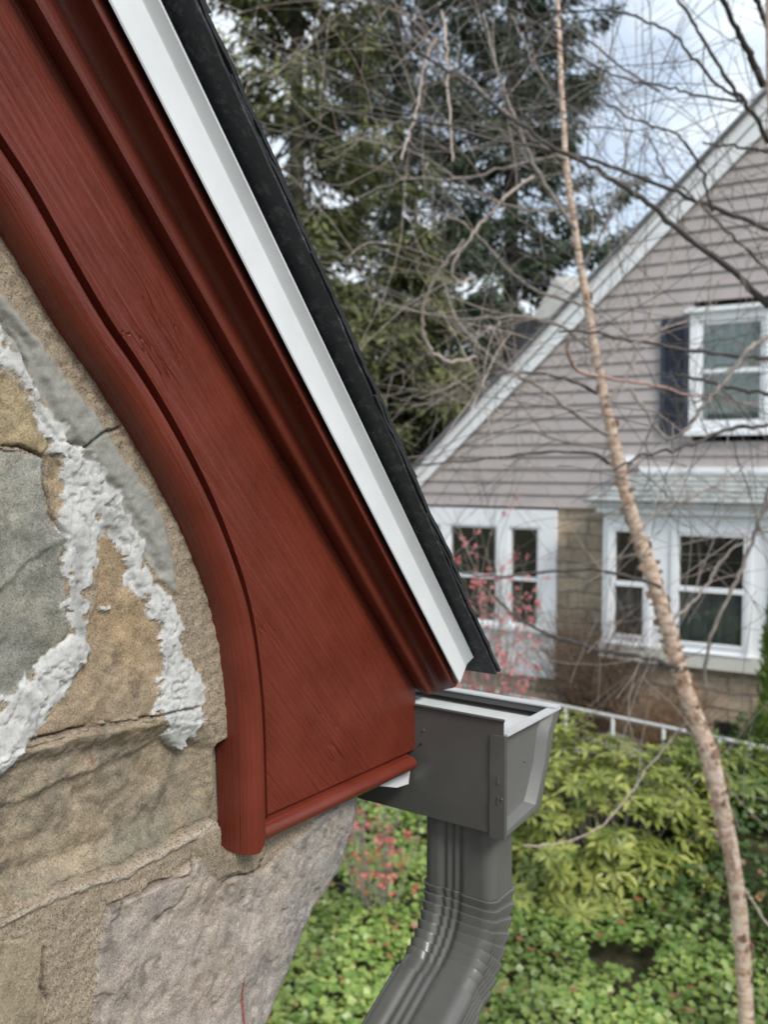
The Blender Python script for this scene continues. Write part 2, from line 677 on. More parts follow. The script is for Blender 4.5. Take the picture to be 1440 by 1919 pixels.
def offset_path(P, w):
    """shift a (u,z) path to its right-hand side seen running down (outwards, towards the stone)"""
    t = np.gradient(P, axis=0)
    t /= np.linalg.norm(t, axis=1, keepdims=True)
    return P + np.stack([t[:, 1], -t[:, 0]], 1) * w


BEAD = [(-.0100, .0), (-.0094, -.011), (.0000, -.0115), (.0012, .001), (.0032, .0085), (.0058, .0120), (.0094, .0132),
        (.0130, .0122), (.0164, .0104), (.0198, .0076), (.0226, .0036), (.0242, -.0020), (.0246, -.0260)]


FOOT = .0195


def sweep(P, profile):
    rails = []
    for w, n in profile:
        q = offset_path(P, w)
        q[-1, 1] = P[-1, 1] - FOOT * min(1.0, max(w, 0) / .0135)   # mitred foot
        rails.append(np.array([wp(u, n, z) for u, z in q]))
    return rails


rails = sweep(path, BEAD)
v, f = loft(rails)
# close the foot of the bead
mcount = len(path)
f.append(tuple(i * mcount + mcount - 1 for i in range(len(BEAD))))
o = mesh('bead_moulding', v, f, M_REDM, house, smooth=True, sharp=50, label='curved red bead moulding along the stone')
fix_normals(o)
_arc = np.r_[0, np.cumsum(np.linalg.norm(np.diff(path, axis=0), axis=1))]
_wid = np.r_[0, np.cumsum(np.linalg.norm(np.diff(np.array(BEAD), axis=0), axis=1))]
_uvp = np.stack(np.meshgrid(_wid, _arc, indexing='ij')[::-1], -1).reshape(-1, 2)
_uvl = o.data.uv_layers.new(name='UVMap')
_vi = np.empty(len(o.data.loops), dtype=np.int32)
o.data.loops.foreach_get('vertex_index', _vi)
_uvl.data.foreach_set('uv', _uvp[_vi].astype(np.float32).ravel())

# ---- bottom bead
bl0, bl1 = np.array(pxn(481, 1542, 0)), np.array(pxn(768, 1413, 0))
bpath = resample(np.stack([bl1, bl0]), 30)
BB = [(-.0030, .0), (-.0026, -.004), (.0004, -.0045), (.0016, .002), (.0036, .0068), (.0068, .0094), (.0102, .0098),
      (.0136, .0084), (.0162, .0052), (.0174, .0008), (.0174, -.030)]
bpath2 = bpath.copy()


def offset_down(P, w):
    t = (P[-1] - P[0]) / np.linalg.norm(P[-1] - P[0])
    return P + np.array([t[1] * -1, t[0]]) * w * (-1 if t[0] * 1 > 0 else 1)


rails = []
for w, n in BB:
    q = bpath + np.array([0.0, -1.0]) * w
    q[-1, 0] = bl0[0] + .0010 - max(w, 0) * .0135 / FOOT         # meets the mitre of the curved bead
    rails.append(np.array([wp(u, n, z) for u, z in q]))
v, f = loft(rails)
m_ = len(bpath)
f.append(tuple(i * m_ for i in range(len(BB))))
o = mesh('bead_moulding', v, f, M_REDB, house, smooth=True, sharp=50, label='straight red bead moulding under the board')
fix_normals(o)

# ---- flat board (front, back, edge)
L1T, L1B = np.array(pxn(33, 0, 0)), np.array(pxn(779, 1290, 0))
l1d = (L1T - L1B) / np.linalg.norm(L1T - L1B)
top_right = L1T + l1d * 0.9
inner = offset_path(path, -.0100)
board = [tuple(p) for p in inner[:-1]]
board.append((inner[-1][0], bl0[1] + 0.0030 + (inner[-1][0] - bl0[0]) * (bl1[1] - bl0[1]) / (bl1[0] - bl0[0])))
_ur = pxn(779, 1320, 0)[0]
board.append((_ur, bl1[1] + 0.0030 + (_ur - bl1[0]) * (bl1[1] - bl0[1]) / (bl1[0] - bl0[0])))
rx = pxn(779, 1320, 0)
board.append((_ur, L1B[1] + 0.02))
board.append(tuple(L1B + np.array([0.012, 0.02])))
board.append(tuple(top_right + np.array([0.012, 0.02])))
bm = MB()
bm.prism([wp(u, 0, z) for u, z in board], [wp(u, -.024, z) for u, z in board])
bm.build('rake_board', M_RED, house, label='broad flat red board with cracked paint and wood grain')

# ---- crown moulding: rails given by their photo points at the top edge and at the foot
def rail(top, foot, n, m=40, ext=0.9, cut=0.0, wob=0.0, seed=0):
    a, b = np.array(pxn(*top, n)), np.array(pxn(*foot, n))
    d = (a - b) / np.linalg.norm(a - b)
    a = a + d * ext
    b = b + d * cut
    s = np.linspace(0, 1, m)[:, None]
    P = a * (1 - s) + b * s
    return np.array([wp(u, n, z) for u, z in P])


crown = [((34, 0), (780, 1291), -.004), ((36, 0), (781, 1292), .002), ((60, 0), (800, 1302), .0150), ((66, 0), (804, 1302), .0175),
         ((78, 0), (810, 1300), .0190), ((94, 0), (816, 1298), .0180), ((106, 0), (822, 1296), .0170),
         ((122, 0), (829, 1294), .0195), ((138, 0), (835, 1292), .0250), ((152, 0), (841, 1291), .0320), ((164, 0), (846, 1290), .0390),
         ((172, 0), (850, 1289), .0430), ((180, 0), (853, 1288), .0440), ((190, 0), (856, 1285), .0420), ((197, 0), (858, 1281), .0380),
         ((215, 0), (866, 1262), .0360)]
rails = [rail(a, b, n) for a, b, n in crown]
v, f = loft(rails)
m_ = 40
f.append(tuple(i * m_ + m_ - 1 for i in range(len(crown))))
bb = len(v)
o = mesh('crown_moulding', v, f, M_REDC, house, smooth=True, sharp=60, label='dark red ogee crown moulding under the drip edge')
fix_normals(o)

# ---- white drip edge
drip = [((205, 0), (861, 1280), .0400), ((203, 0), (861, 1282), .0440), ((203, 0), (862, 1282), .0500), ((208, 0), (863, 1279), .0510), ((266, 0), (874, 1249), .0500),
        ((273, 0), (876, 1244), .0515), ((297, 0), (887, 1233), .0585), ((300, 0), (888, 1232), .0587), ((303, 0), (890, 1230), .0400)]
rails = [rail(a, b, n) for a, b, n in drip]
v, f = loft(rails)
o = mesh('drip_edge', v, f, M_WHITE, house, smooth=True, sharp=25, label='white metal drip edge along the rake')
fix_normals(o)

# ---- roof: deck, underside of the overhang, shingle courses
OVER = .0750
ED = np.array(pxn(931, 1263, OVER))                       # tip of the eave corner
TD = np.array(pxn(367, 0, OVER))
RD = (TD - ED) / np.linalg.norm(TD - ED)                  # up the slope
UD = np.array([-RD[1], RD[0]])                            # out of the roof
if UD[1] < 0:
    UD = -UD
SPAN = np.linalg.norm(TD - ED)


def roof_pt(s, up, n):
    q = ED + RD * s + UD * up
    return wp(q[0], n, q[1])


DEPTH = -3.2
LEN = SPAN + 0.95
mb = MB()
# backing sheet, its outer edge a little uneven
k = 160
ss = np.linspace(0.0, LEN, k)
edge = OVER + .0008 * fbm(ss, ss * 0 + 3.1, .03, 5) + .0010 * fbm(ss, ss * 0, .2, 8)
v = []
for s, e in zip(ss, edge):
    v += [roof_pt(s, -.001, e), roof_pt(s, -.001, .052), roof_pt(s, -.001, DEPTH), roof_pt(s, .0015, DEPTH), roof_pt(s, .0015, e)]
f = []
for i in range(k - 1):
    for j in range(5):
        j2 = (j + 1) % 5
        f.append((i * 5 + j, i * 5 + j2, (i + 1) * 5 + j2, (i + 1) * 5 + j))
f.append((0, 1, 2, 3, 4))
f.append(tuple((k - 1) * 5 + j for j in range(5)))
roof = mesh('roof', v, f, M_BACK, house, smooth=False, label='black asphalt roof with speckled underside at the rake')
fix_normals(roof)
mb = MB()
deck = [(0.05, -.0015), (LEN, -.0015), (LEN, -.020), (0.05, -.020)]
mb.prism([roof_pt(s, q, .045) for s, q in deck], [roof_pt(s, q, DEPTH) for s, q in deck])
mb.build('roof_deck', mat_simple('pine_deck', (0.30, 0.22, 0.14), 0.8, 0.2, 14), roof)
EXPO = .137
s0 = -.004
ci = 0
while s0 < LEN - .1:
    L = .235
    k = 46
    sl = np.linspace(s0, min(s0 + L, LEN), k)
    off = rng.normal(0, .0010)
    e = OVER + .0008 + off + .0010 * fbm(sl, sl * 0 + ci * 3.7, .012, 40 + ci) + .0012 * fbm(sl, sl * 0 + ci, .06, 60 + ci)
    up0 = .0098 - (sl - s0) / L * .0052
    th = .0038 + .0006 * fbm(sl, sl * 0, .02, 80 + ci)
    v = []
    for s, ee, u_, t_ in zip(sl, e, up0, th):
        v += [roof_pt(s, u_ - t_, ee), roof_pt(s, u_ - t_, DEPTH), roof_pt(s, u_, DEPTH), roof_pt(s, u_, ee)]
    f = []
    for i in range(k - 1):
        for j in range(4):
            j2 = (j + 1) % 4
            f.append((i * 4 + j, i * 4 + j2, (i + 1) * 4 + j2, (i + 1) * 4 + j))
    f.append((0, 1, 2, 3))
    f.append(tuple((k - 1) * 4 + j for j in range(4)))
    o = mesh('shingle_course', v, f, M_SHIN, roof)
    fix_normals(o)
    s0 += EXPO
    ci += 1

# ---- fascia behind the gutter (white wrap), with the folded flap that shows under the bead
ub = 0.0
zc = float(CORNER[2])
zb_corner = pxu(945, 1568, 0.0)[1]
fl = MB()
zf0 = pxu(770, 1412, 0.0)[1]
fas = [(-.0225, zb_corner + .045), (-.0015, zb_corner + .045), (-.0015, zc + .020), (-.0225, zc + .050)]
fl.prism([wp(u, -.027, z) for u, z in fas], [wp(u, DEPTH, z) for u, z in fas])
fl.build('fascia', M_WHITE, house)
# flap: corners traced on the plane just in front of the board's underside
ft = [pxn(x, y, -.004) for x, y in ((700, 1466), (769, 1443), (766, 1469), (745, 1476), (712, 1473))]
fl = MB()
fl.prism([wp(u, -.004, z) for u, z in ft], [wp(u, -.0055, z) for u, z in ft])
ft2 = [pxn(x, y, -.004) for x, y in ((712, 1473), (745, 1476))]
fl.prism([wp(u, -.0055, z) for u, z in ft2] + [wp(ft2[1][0], -.0055, ft2[1][1] + .0012), wp(ft2[0][0], -.0055, ft2[0][1] + .0012)],
         [wp(u, -.06, z) for u, z in ft2] + [wp(ft2[1][0], -.06, ft2[1][1] + .0012), wp(ft2[0][0], -.06, ft2[0][1] + .0012)])
fl.build('flashing', M_WHITE, house, label='white folded flashing flap under the red board')

# white strip and screws on top of the fascia, seen over the gutter
fl = MB()
a0 = wp(-.002, .004, zc + .004)
st = [(-.004, zc + .0035), (.018, zc + .0035), (.018, zc + .0015), (-.004, zc + .0015)]
fl.prism([wp(u, -.001, z) for u, z in st], [wp(u, -.30, z) for u, z in st])
fl.build('flashing', M_WHITE, house, label='white metal apron strip over the back of the gutter')

# ---- stone wall: fine relief where the photograph shows it
WN = -.0125                                            # mean plane of the masonry
STEP = .0013
u_lo = pxn(-70, 1200, WN)[0]
u_hi = pxn(735, 1500, WN)[0]
z_hi = pxn(-40, 330, WN)[1]
z_lo = min(pxn(0, 1960, WN)[1], pxn(600, 1960, WN)[1])
us = np.arange(u_lo, u_hi, STEP)
zs = np.arange(z_lo, z_hi, STEP)
UU, ZZ = np.meshgrid(us, zs)
PW = ORG[None, None] + G * UU[..., None] + N * WN + Z * ZZ[..., None]
PX, PY = project(PW.reshape(-1, 3))
PX, PY = PX.reshape(UU.shape), PY.reshape(UU.shape)
wx = PX + 5 * fbm(UU, ZZ, .03, 1) + 3 * fbm(UU, ZZ, .007, 2)
wy = PY + 5 * fbm(UU, ZZ, .03, 3) + 3 * fbm(UU, ZZ, .007, 4)
mm = .001
H = 1.2 * fbm(UU, ZZ, .05, 10) + 0.9 * fbm(UU, ZZ, .006, 11, 3)
C = np.empty(UU.shape + (3,))
sandy = np.array([.290, .235, .172])
C[:] = sandy * (1 + .10 * fbm(UU, ZZ, .05, 12))[..., None]
RID = np.full(UU.shape, 8)                          # 0 mortar, then one number per stone


def mixin(mask, h, col):
    global H, C
    H = H * (1 - mask) + h * mask
    C = C * (1 - mask[..., None]) + col * mask[..., None]


rough = lambda size, seed, o=5: fbm(UU, ZZ, size, seed, o, .55)
ridge = lambda size, seed, o=4: 1 - 2 * np.abs(fbm(UU, ZZ, size, seed, o)) 
STONES = [
    # polygon, mean height mm, relief mm, size, colour, colour spread
    ([(-120, 690), (8, 705), (40, 738), (78, 785), (95, 838), (84, 852), (38, 836), (-120, 822)], 0.0, 1.6, .02, (.36, .285, .175), .12),
    ([(-120, 832), (38, 842), (84, 858), (80, 930), (98, 985), (126, 1010), (110, 1055), (128, 1120), (126, 1190), (70, 1262), (-10, 1335), (-120, 1420)], -1.0, 2.6, .06, (.265, .258, .218), .18),
    ([(88, 858), (104, 852), (122, 890), (140, 935), (136, 985), (124, 1000), (104, 965), (84, 905)], -1.5, 1.4, .02, (.31, .235, .155), .1),
    ([(186, 985), (222, 985), (245, 1060), (268, 1115), (300, 1165), (318, 1240), (305, 1325), (275, 1348), (180, 1364), (70, 1384), (66, 1350), (85, 1310), (160, 1250), (160, 1180), (188, 1110), (178, 1040)], -2.5, 2.4, .05, (.312, .232, .146), .18),
    ([(-120, 1480), (40, 1402), (80, 1392), (180, 1372), (300, 1350), (392, 1352), (412, 1400), (425, 1545), (395, 1540), (330, 1572), (210, 1632), (90, 1678), (-120, 1745)], 1.0, 3.0, .07, (.285, .232, .165), .2),
    ([(165, 2100), (172, 1900), (185, 1760), (205, 1700), (262, 1672), (330, 1640), (372, 1600), (420, 1625), (480, 1640), (520, 1600), (720, 1420), (760, 1500), (700, 1700), (560, 2100)], 3.0, 2.6, .05, (.335, .285, .240), .16),
    ([(-120, 1775), (60, 1762), (84, 1775), (76, 1830), (86, 1870), (78, 1960), (90, 2100), (-120, 2100)], 1.2, 1.5, .03, (.30, .25, .178), .12),
]
for i, (poly, hm, rel, size, col, spr) in enumerate(STONES):
    sd = poly_sd(wx, wy, poly)
    mk = sstep(-1.2, 1.8, sd)
    base = hm + rel * rough(size, 100 + 7 * i)
    cc = np.array(col) * (1 + spr * rough(.04, 200 + i, 4) + .6 * spr * rough(.010, 300 + i, 3))[..., None]
    if i == 1:        # slate: layered flake low down, a warm tinge above
        fl_ = sstep(-6, 6, poly_sd(wx, wy, [(-120, 1130), (0, 1110), (60, 1045), (128, 1010), (140, 1120), (126, 1190), (70, 1262), (-120, 1430)]))
        base = base + 2.2 * (1 - fl_)
        cc = cc * (1 - .12 * fl_[..., None])
    if i == 3:
        base = base + 1.5 * ridge(.04, 133)
        tan_ = sstep(-25, 25, poly_sd(wx, wy, [(40, 1300), (300, 1240), (330, 1360), (40, 1400)]))[..., None]
        cc = cc * (1 - .75 * tan_) + np.array([.30, .235, .165]) * .75 * tan_
    if i == 4:        # rock-faced block: upper facet, a broken ledge, hollow lower facet
        ledge = sstep(-10, 12, (wy - np.interp(wx, [-120, 0, 50, 110, 240, 330, 420], [1575, 1520, 1515, 1480, 1425, 1395, 1400])))
        low = sstep(0, 130, (wy - np.interp(wx, [-120, 0, 120, 240, 420], [1600, 1560, 1530, 1500, 1440])))
        fr = np.random.default_rng(77)
        cu_, cz_ = pxn(200, 1520, WN)
        fac = np.full(UU.shape, 1e9)
        for _ in range(26):
            pu, pz = cu_ + fr.uniform(-.22, .22), cz_ + fr.uniform(-.07, .07)
            gu, gz = fr.normal(0, .26), fr.normal(0, .42)
            pl_ = (1000 * (gu * (UU - pu) + gz * (ZZ - pz)) + fr.uniform(8, 16) - 1000 * (.25 * (pu - cu_) ** 2 + 1.2 * (pz - cz_) ** 2)) + .8 * rough(.02, 145, 3)
            cc = np.where((pl_ < fac)[..., None], np.array(col) * fr.uniform(.82, 1.18) * (1 + .14 * rough(.012, 146, 4))[..., None], cc)
            fac = np.minimum(fac, pl_)
        tone_ = np.ones(UU.shape)
        base = base + 4.5 * (1 - ledge) - 3.5 + 1.25 * np.clip(fac, -9, 8) * sstep(0, 45, sd) + 1.0 * ridge(.05, 141) + 1.8 * rough(.018, 143) - 6 * low * low
        g_ = (low * sstep(.2, .8, .5 + .5 * rough(.05, 145)))[..., None]
        cc = cc * (1 - .75 * g_) + np.array([.150, .150, .118]) * .75 * g_
        yel = sstep(.1, .9, rough(.045, 147))[..., None]
        cc = cc * (1 - .35 * yel) + np.array([.34, .275, .165]) * .35 * yel
    if i == 5:        # bush-hammered corner stone: pits and a grey weathered end
        base = base + 1.6 * ridge(.11, 150, 3) + .45 * rough(.009, 151, 3) - 2.4 * sstep(.5, .8, rough(.026, 153, 3)) - 1.0 * sstep(.45, .8, rough(.007, 157, 2))
        gr = sstep(470, 660, wx - (wy - 1500) * -.35)[..., None]
        cc = cc * (1 - .55 * gr) + np.array([.270, .262, .250]) * .55 * gr
        pt = sstep(.1, .8, rough(.05, 155))[..., None]
        cc = cc * (1 - .45 * pt) + np.array([.24, .205, .175]) * .45 * pt
    hue = rough(.028, 620 + i, 4)[..., None]
    cc = cc * (1 + hue * np.array([.05, .02, -.03]))
    cc = cc * (1 - .30 * sstep(.35, .75, rough(.014, 640 + i, 4)))[..., None]
    joint = np.exp(-(sd / 3.2) ** 2) * sstep(-.5, .3, rough(.03, 660 + i, 3))
    H = H - 2.6 * joint
    mixin(mk, base - 2.2 * joint, cc)
    RID[sd > 0] = i + 1

# brown pointing under the red board, lying over the corner stone
sd = poly_sd(wx, wy, [(372, 1560), (430, 1540), (500, 1585), (486, 1625), (470, 1640), (440, 1636), (405, 1650), (382, 1628), (365, 1600)])
mk = sstep(-3, 4, sd)
mixin(mk, 4.5 + 1.2 * rough(.02, 401), np.array([.240, .195, .140]) * (1 + .12 * rough(.02, 402))[..., None])
RID[sd > 0] = 8
# thin raised lip of old pointing below the rock-faced block
lip = line_sd(wx, wy, [(-120, 1762, 3), (0, 1728, 3), (90, 1690, 4), (210, 1645, 4), (330, 1586, 4), (400, 1548, 5)])
mk = sstep(-3, 2, lip)
mixin(mk, 2.6 + .6 * rough(.01, 405), np.array([.34, .295, .235]) * np.ones(UU.shape + (1,)))
RID[lip > 0] = 8
# smooth grey pointing with a tooled hollow
grey = line_sd(wx, wy, [(-120, 470, 26), (0, 590, 28), (60, 668, 30), (120, 752, 32), (160, 815, 34), (205, 880, 38), (250, 940, 36), (285, 1010, 30), (312, 1075, 18), (326, 1105, 5)])
mk = sstep(-4, 4, grey)
holl = line_sd(wx, wy, [(-60, 545, 12), (40, 640, 14), (70, 715, 12), (105, 790, 14), (150, 860, 14), (215, 925, 12), (262, 1000, 9), (300, 1070, 6)])
hg = 3.2 + 1.5 * rough(.03, 411) + .5 * rough(.006, 412, 3) - 4.5 * sstep(-8, 8, holl)
mixin(mk * sstep(-3, 9, grey), hg, np.array([.255, .252, .226]) * (1 + .07 * rough(.02, 413))[..., None])
RID[grey > 0] = 0
# second tooled edge: the fold that runs beside it
fold = line_sd(wx, wy, [(0, 600, 3), (55, 690, 4), (75, 770, 4), (110, 830, 3), (165, 842, 3)])
H -= 5.0 * sstep(-2, 4, fold)
# whitish fresh mortar, smeared and ragged
rag = 11 * rough(.020, 421, 3) + 7 * rough(.007, 422, 3) + 2.5 * rough(.0026, 423, 2)
w1 = line_sd(wx, wy, [(-80, 560, 22), (0, 655, 26), (36, 690, 15), (70, 745, 10), (112, 840, 24), (160, 910, 40), (152, 985, 38), (150, 1050, 32), (140, 1110, 22), (152, 1190, 16), (146, 1225, 30), (100, 1280, 34), (45, 1335, 40), (0, 1400, 46), (-80, 1480, 50)])
w2 = line_sd(wx, wy, [(165, 920, 34), (210, 950, 32), (245, 1010, 20), (262, 1075, 16), (292, 1120, 22), (318, 1180, 27), (326, 1235, 27), (332, 1290, 40), (336, 1345, 46), (352, 1398, 24), (372, 1412, 8)])
w3 = line_sd(wx, wy, [(165, 1150, 9), (205, 1142, 10)])
white = np.maximum(np.maximum(w1, w2), w3) + rag
mk = sstep(-.8, 1.2, white)
white = white - 17 * sstep(.30, .75, rough(.030, 448, 3))
mk = sstep(-.8, 1.2, white)
fl2 = 2.6 * ridge(.034, 431, 2) + 1.6 * rough(.026, 432, 2) + .25 * rough(.008, 437, 2)
hw = 2.0 + .55 * fl2 + .18 * rough(.005, 438, 2)
dirty = sstep(.15, .8, rough(.02, 433, 4))
cw = np.array([.47, .468, .455]) * (1 - .22 * dirty[..., None]) * (1 + .10 * rough(.008, 445, 3))[..., None]
crease = np.exp(-(fbm(UU + .3 * ZZ, ZZ - .3 * UU, .022, 441, 3) / .07) ** 2) * sstep(4, 20, white)
crease2 = np.exp(-(fbm(UU - .2 * ZZ, ZZ + .5 * UU, .010, 447, 3) / .10) ** 2) * sstep(2, 12, white)
hw = hw - 5.0 * crease - 2.6 * crease2
pinch = sstep(-10, 10, line_sd(wx, wy, [(146, 1040, 10), (140, 1120, 14), (150, 1190, 10)]))
hw = hw - 3 * pinch
wsm = np.maximum(np.maximum(w1, w2), w3) + 6 * rough(.030, 449, 2)
hw = H + sstep(-6, 16, wsm) * (.50 * (hw - H) + .3) + .5 * sstep(-.5, 2.5, white)
cw = cw * (1 - .30 * pinch[..., None])
smear = sstep(0, 22, line_sd(wx, wy, [(300, 1190, 22), (345, 1215, 22)]))[..., None] * sstep(.1, .6, rough(.012, 436))[..., None]
cw = cw * (1 - smear * .5) + np.array([.50, .40, .37]) * smear * .5
cw = cw * (1 - .26 * crease2 - .26 * crease)[..., None]
mixin(mk, hw, cw)
C = C * (1 - mk[..., None]) + cw * mk[..., None]
RID[white > 0] = 0
# fine cracks
def crack(pts, depth, wd=1.6):
    global H, C
    c = sstep(-2.5, 1.0, line_sd(PX + 2.5 * fbm(UU, ZZ, .012, 501), PY + 2.5 * fbm(UU, ZZ, .012, 502), [(x, y, wd) for x, y in pts]))
    H = H - depth * c
    C = C * (1 - .5 * c[..., None])


crack([(60, 1388), (75, 1384), (140, 1370), (210, 1358), (290, 1345)], 5)
crack([(290, 1345), (340, 1332), (372, 1326)], 4)
crack([(160, 838), (185, 815), (225, 800)], 4)
crack([(77, 1775), (82, 1812), (78, 1850), (90, 1880)], 4)
crack([(2, 835), (40, 838), (84, 856)], 4)
crack([(84, 862), (80, 905), (98, 965), (122, 1004)], 4)
crack([(200, 1700), (245, 1678), (262, 1672), (290, 1655), (345, 1640), (362, 1605)], 3)
crack([(415, 1655), (440, 1640), (475, 1632), (484, 1612)], 5)
crack([(205, 1728), (220, 1720), (228, 1690)], 3, 1.2)
crack([(288, 1728), (330, 1690), (345, 1660)], 2, 1.2)
# dried red paint drips on the stone
drip_ = np.maximum(line_sd(wx * 1.0, wy, [(183, 1368, 2.4), (181, 1400, 2.8), (184, 1432, 4.5)]) - 2.5 * np.abs(rough(.004, 511, 2)),
                   line_sd(PX, PY, [(451, 1822, .8), (450, 1850, 2.4), (450, 1930, 3.2)]) - 1.2 * np.abs(rough(.005, 513, 2)))
dm = sstep(-1.2, 1.2, drip_)[..., None] * np.where(PY > 1600, .85, .42)[..., None]
C = C * (1 - dm) + np.array([.22, .035, .03]) * dm
# red paint brushed on to the mortar beside the bead
oe = np.interp(PY, [p[1] for p in OUTER], [p[0] for p in OUTER])
brush = sstep(6, 0, np.abs(PX - (oe - 3)) + 6 * np.abs(rough(.012, 515, 3)) - 1) * (PY < 900)
C = C * (1 - .5 * brush[..., None]) + np.array([.16, .05, .04]) * .5 * brush[..., None]
# right-hand silhouette of the corner stone: surface turns back there
SIL = [(1380, 700), (1470, 690), (1490, 685), (1540, 680), (1580, 664), (1640, 640), (1700, 606), (1760, 578), (1850, 540), (1919, 508), (2050, 450)]
xs = np.interp(PY, [a for a, b in SIL], [b + 17 for a, b in SIL]) + 3 * fbm(UU, ZZ, .025, 521)
dist = xs - PX
H = H - 26 * np.clip(1 - dist / 38, 0, 2) ** 2
H = H - 6 * np.clip(1 - dist / 110, 0, 1) ** 2
# masonry drops back a little beside the foot of the bead: a dark gap
gap = sstep(0, 9, (PX - np.interp(PY, [1300, 1378, 1400, 1600], [470, 432, 402, 408]))) * sstep(1374, 1384, PY) * sstep(1606, 1582, PY) * (PX < 432)
H = H * (1 - gap) - 17 * gap
edge_ = sstep(-22, -52, PX)
H = H * (1 - edge_) - 5 * edge_
PWf = PW + N * (H * mm)[..., None]
keep = (dist > -22)
oe2 = np.interp(PY, [p[1] for p in OUTER] + [1600], [p[0] for p in OUTER] + [2000])
keep &= ~((PX > oe2 + 60) & (PY < 1460))
ny, nx = UU.shape
idx = np.arange(ny * nx).reshape(ny, nx)
quads = np.stack([idx[:-1, :-1], idx[:-1, 1:], idx[1:, 1:], idx[1:, :-1]], -1).reshape(-1, 4)
kq = (keep[:-1, :-1] & keep[:-1, 1:] & keep[1:, 1:] & keep[1:, :-1]).ravel()
rq = RID[:-1, :-1].ravel()
PV, CV = PWf.reshape(-1, 3), np.clip(C.reshape(-1, 3), .01, .9)
WALL_LABELS = ['small tan stone at the upper left', 'grey green slate with a flaked face', 'thin tan sliver of stone', 'orange tan stone ringed by white mortar',
               'brown rock faced block with broken ledge', 'pinkish grey pitted corner stone under the red board', 'small tan stone beside the corner stone']
M_SAND = mat_tint('sandy_pointing', speck=.42, grain=850, gvar=0.42, bump=0.8, bdist=0.0013, big=120, bigvar=0.12)
for r in range(len(STONES) + 2):
    q = quads[kq & (rq == r)]
    if not len(q):
        continue
    used, inv = np.unique(q.ravel(), return_inverse=True)
    mesh('mortar' if r in (0, 8) else 'stone', PV[used], inv.reshape(-1, 4).astype(np.int32), M_MORT if r == 0 else M_SAND if r == 8 else M_STONE, house,
         smooth=True, colors=CV[used], label='ragged whitish and grey mortar smeared between the stones' if r == 0 else 'brown sandy pointing' if r == 8 else WALL_LABELS[r - 1])

# the rest of the gable, the return wall and the masonry behind: coarse rubble, out of the photograph
U_EDGE, Z_EDGE = u_lo + .1, z_lo + .1


def rubble(ua, ub_, za, zb_, step, name, seed):
    a, b = np.meshgrid(np.arange(ua, ub_ + step, step), np.arange(za, zb_ + step, step))
    wa, wb = a + .03 * fbm(a, b, .12, seed, 3), b + .03 * fbm(a, b, .12, seed + 1, 3)
    cx, cy = wa / .30, wb / .19                          # irregular stones from the two nearest cell points
    f1, f2, tone = np.full(a.shape, 9.), np.full(a.shape, 9.), np.zeros(a.shape)
    for dx in (-1, 0, 1):
        for dy in (-1, 0, 1):
            qx, qy = np.floor(cx) + dx, np.floor(cy) + dy
            d = np.hypot(qx + _hash(qx, qy, seed) - cx, qy + _hash(qx, qy, seed + 5) - cy)
            near = d < f1
            f2 = np.where(near, f1, np.minimum(f2, d))
            tone = np.where(near, _hash(qx, qy, seed + 9), tone)
            f1 = np.where(near, d, f1)
    joint = sstep(.16, .06, f2 - f1)
    h = -.016 + .005 * fbm(a, b, .09, seed + 3, 4) - .007 * joint
    h = h - .009 * sstep(.03, 0, ub_ - a) * (ub_ < U_EDGE) - .005 * sstep(.03, 0, zb_ - b) * (zb_ < Z_EDGE)
    tone, joint = tone[..., None], joint[..., None]
    col = (np.array([.29, .22, .14]) * (1 - tone) + np.array([.26, .25, .22]) * tone) * (1 + .2 * fbm(a, b, .05, seed + 7, 4)[..., None])
    col = np.clip(col, .02, .9) * (1 - joint) + np.array([.31, .27, .22]) * joint
    P = ORG + G * a[..., None] + N * h[..., None] + Z * b[..., None]
    yy, xx = a.shape
    ii = np.arange(yy * xx).reshape(yy, xx)
    q = np.stack([ii[:-1, :-1], ii[:-1, 1:], ii[1:, 1:], ii[1:, :-1]], -1).reshape(-1, 4)
    return mesh(name, P.reshape(-1, 3), q, M_STONE, house, smooth=True, colors=col.reshape(-1, 3))


rubble(u_lo - 1.6, u_lo + .010, 0.0, z_hi + .9, .012, 'wall', 601)
U_FOOT = pxn(430, 1960, WN)[0]
rubble(u_lo + .0112, U_FOOT, 0.0, z_lo + .012, .012, 'wall', 631)
mb = MB()
_uf, _zf = pxn(455, 1960, -.07)
core = [(-2.2, 0), (_uf, 0), (_uf, _zf), pxn(580, 1600, -.07), (-.10, zb_corner + .03), (-.10, zc), (-.8, zc + 1.1), (-2.2, zc + 1.1)]
mb.prism([wp(u, -.07, z) for u, z in core], [wp(u, DEPTH, z) for u, z in core])
mb.build('wall', mat_simple('rubble_core', (.30, .26, .21), .9, .25, 9, bump=.6, bscale=18, bdist=.02), house)

# ================================================================== THE GUTTER
gut = thing('rain_gutter', 'dark grey metal rain gutter end with ribbed elbow downspout beside the red board', 'gutter',
            tuple(wp(0.06, 0.05, zb_corner)))
GH = zc - zb_corner                                    # height of the back
n_lip, _ = pxu(1045, 1320, .127)
DROP = .0125                                           # end cap and front stand lower than the back
zt, zb = zc, zb_corner
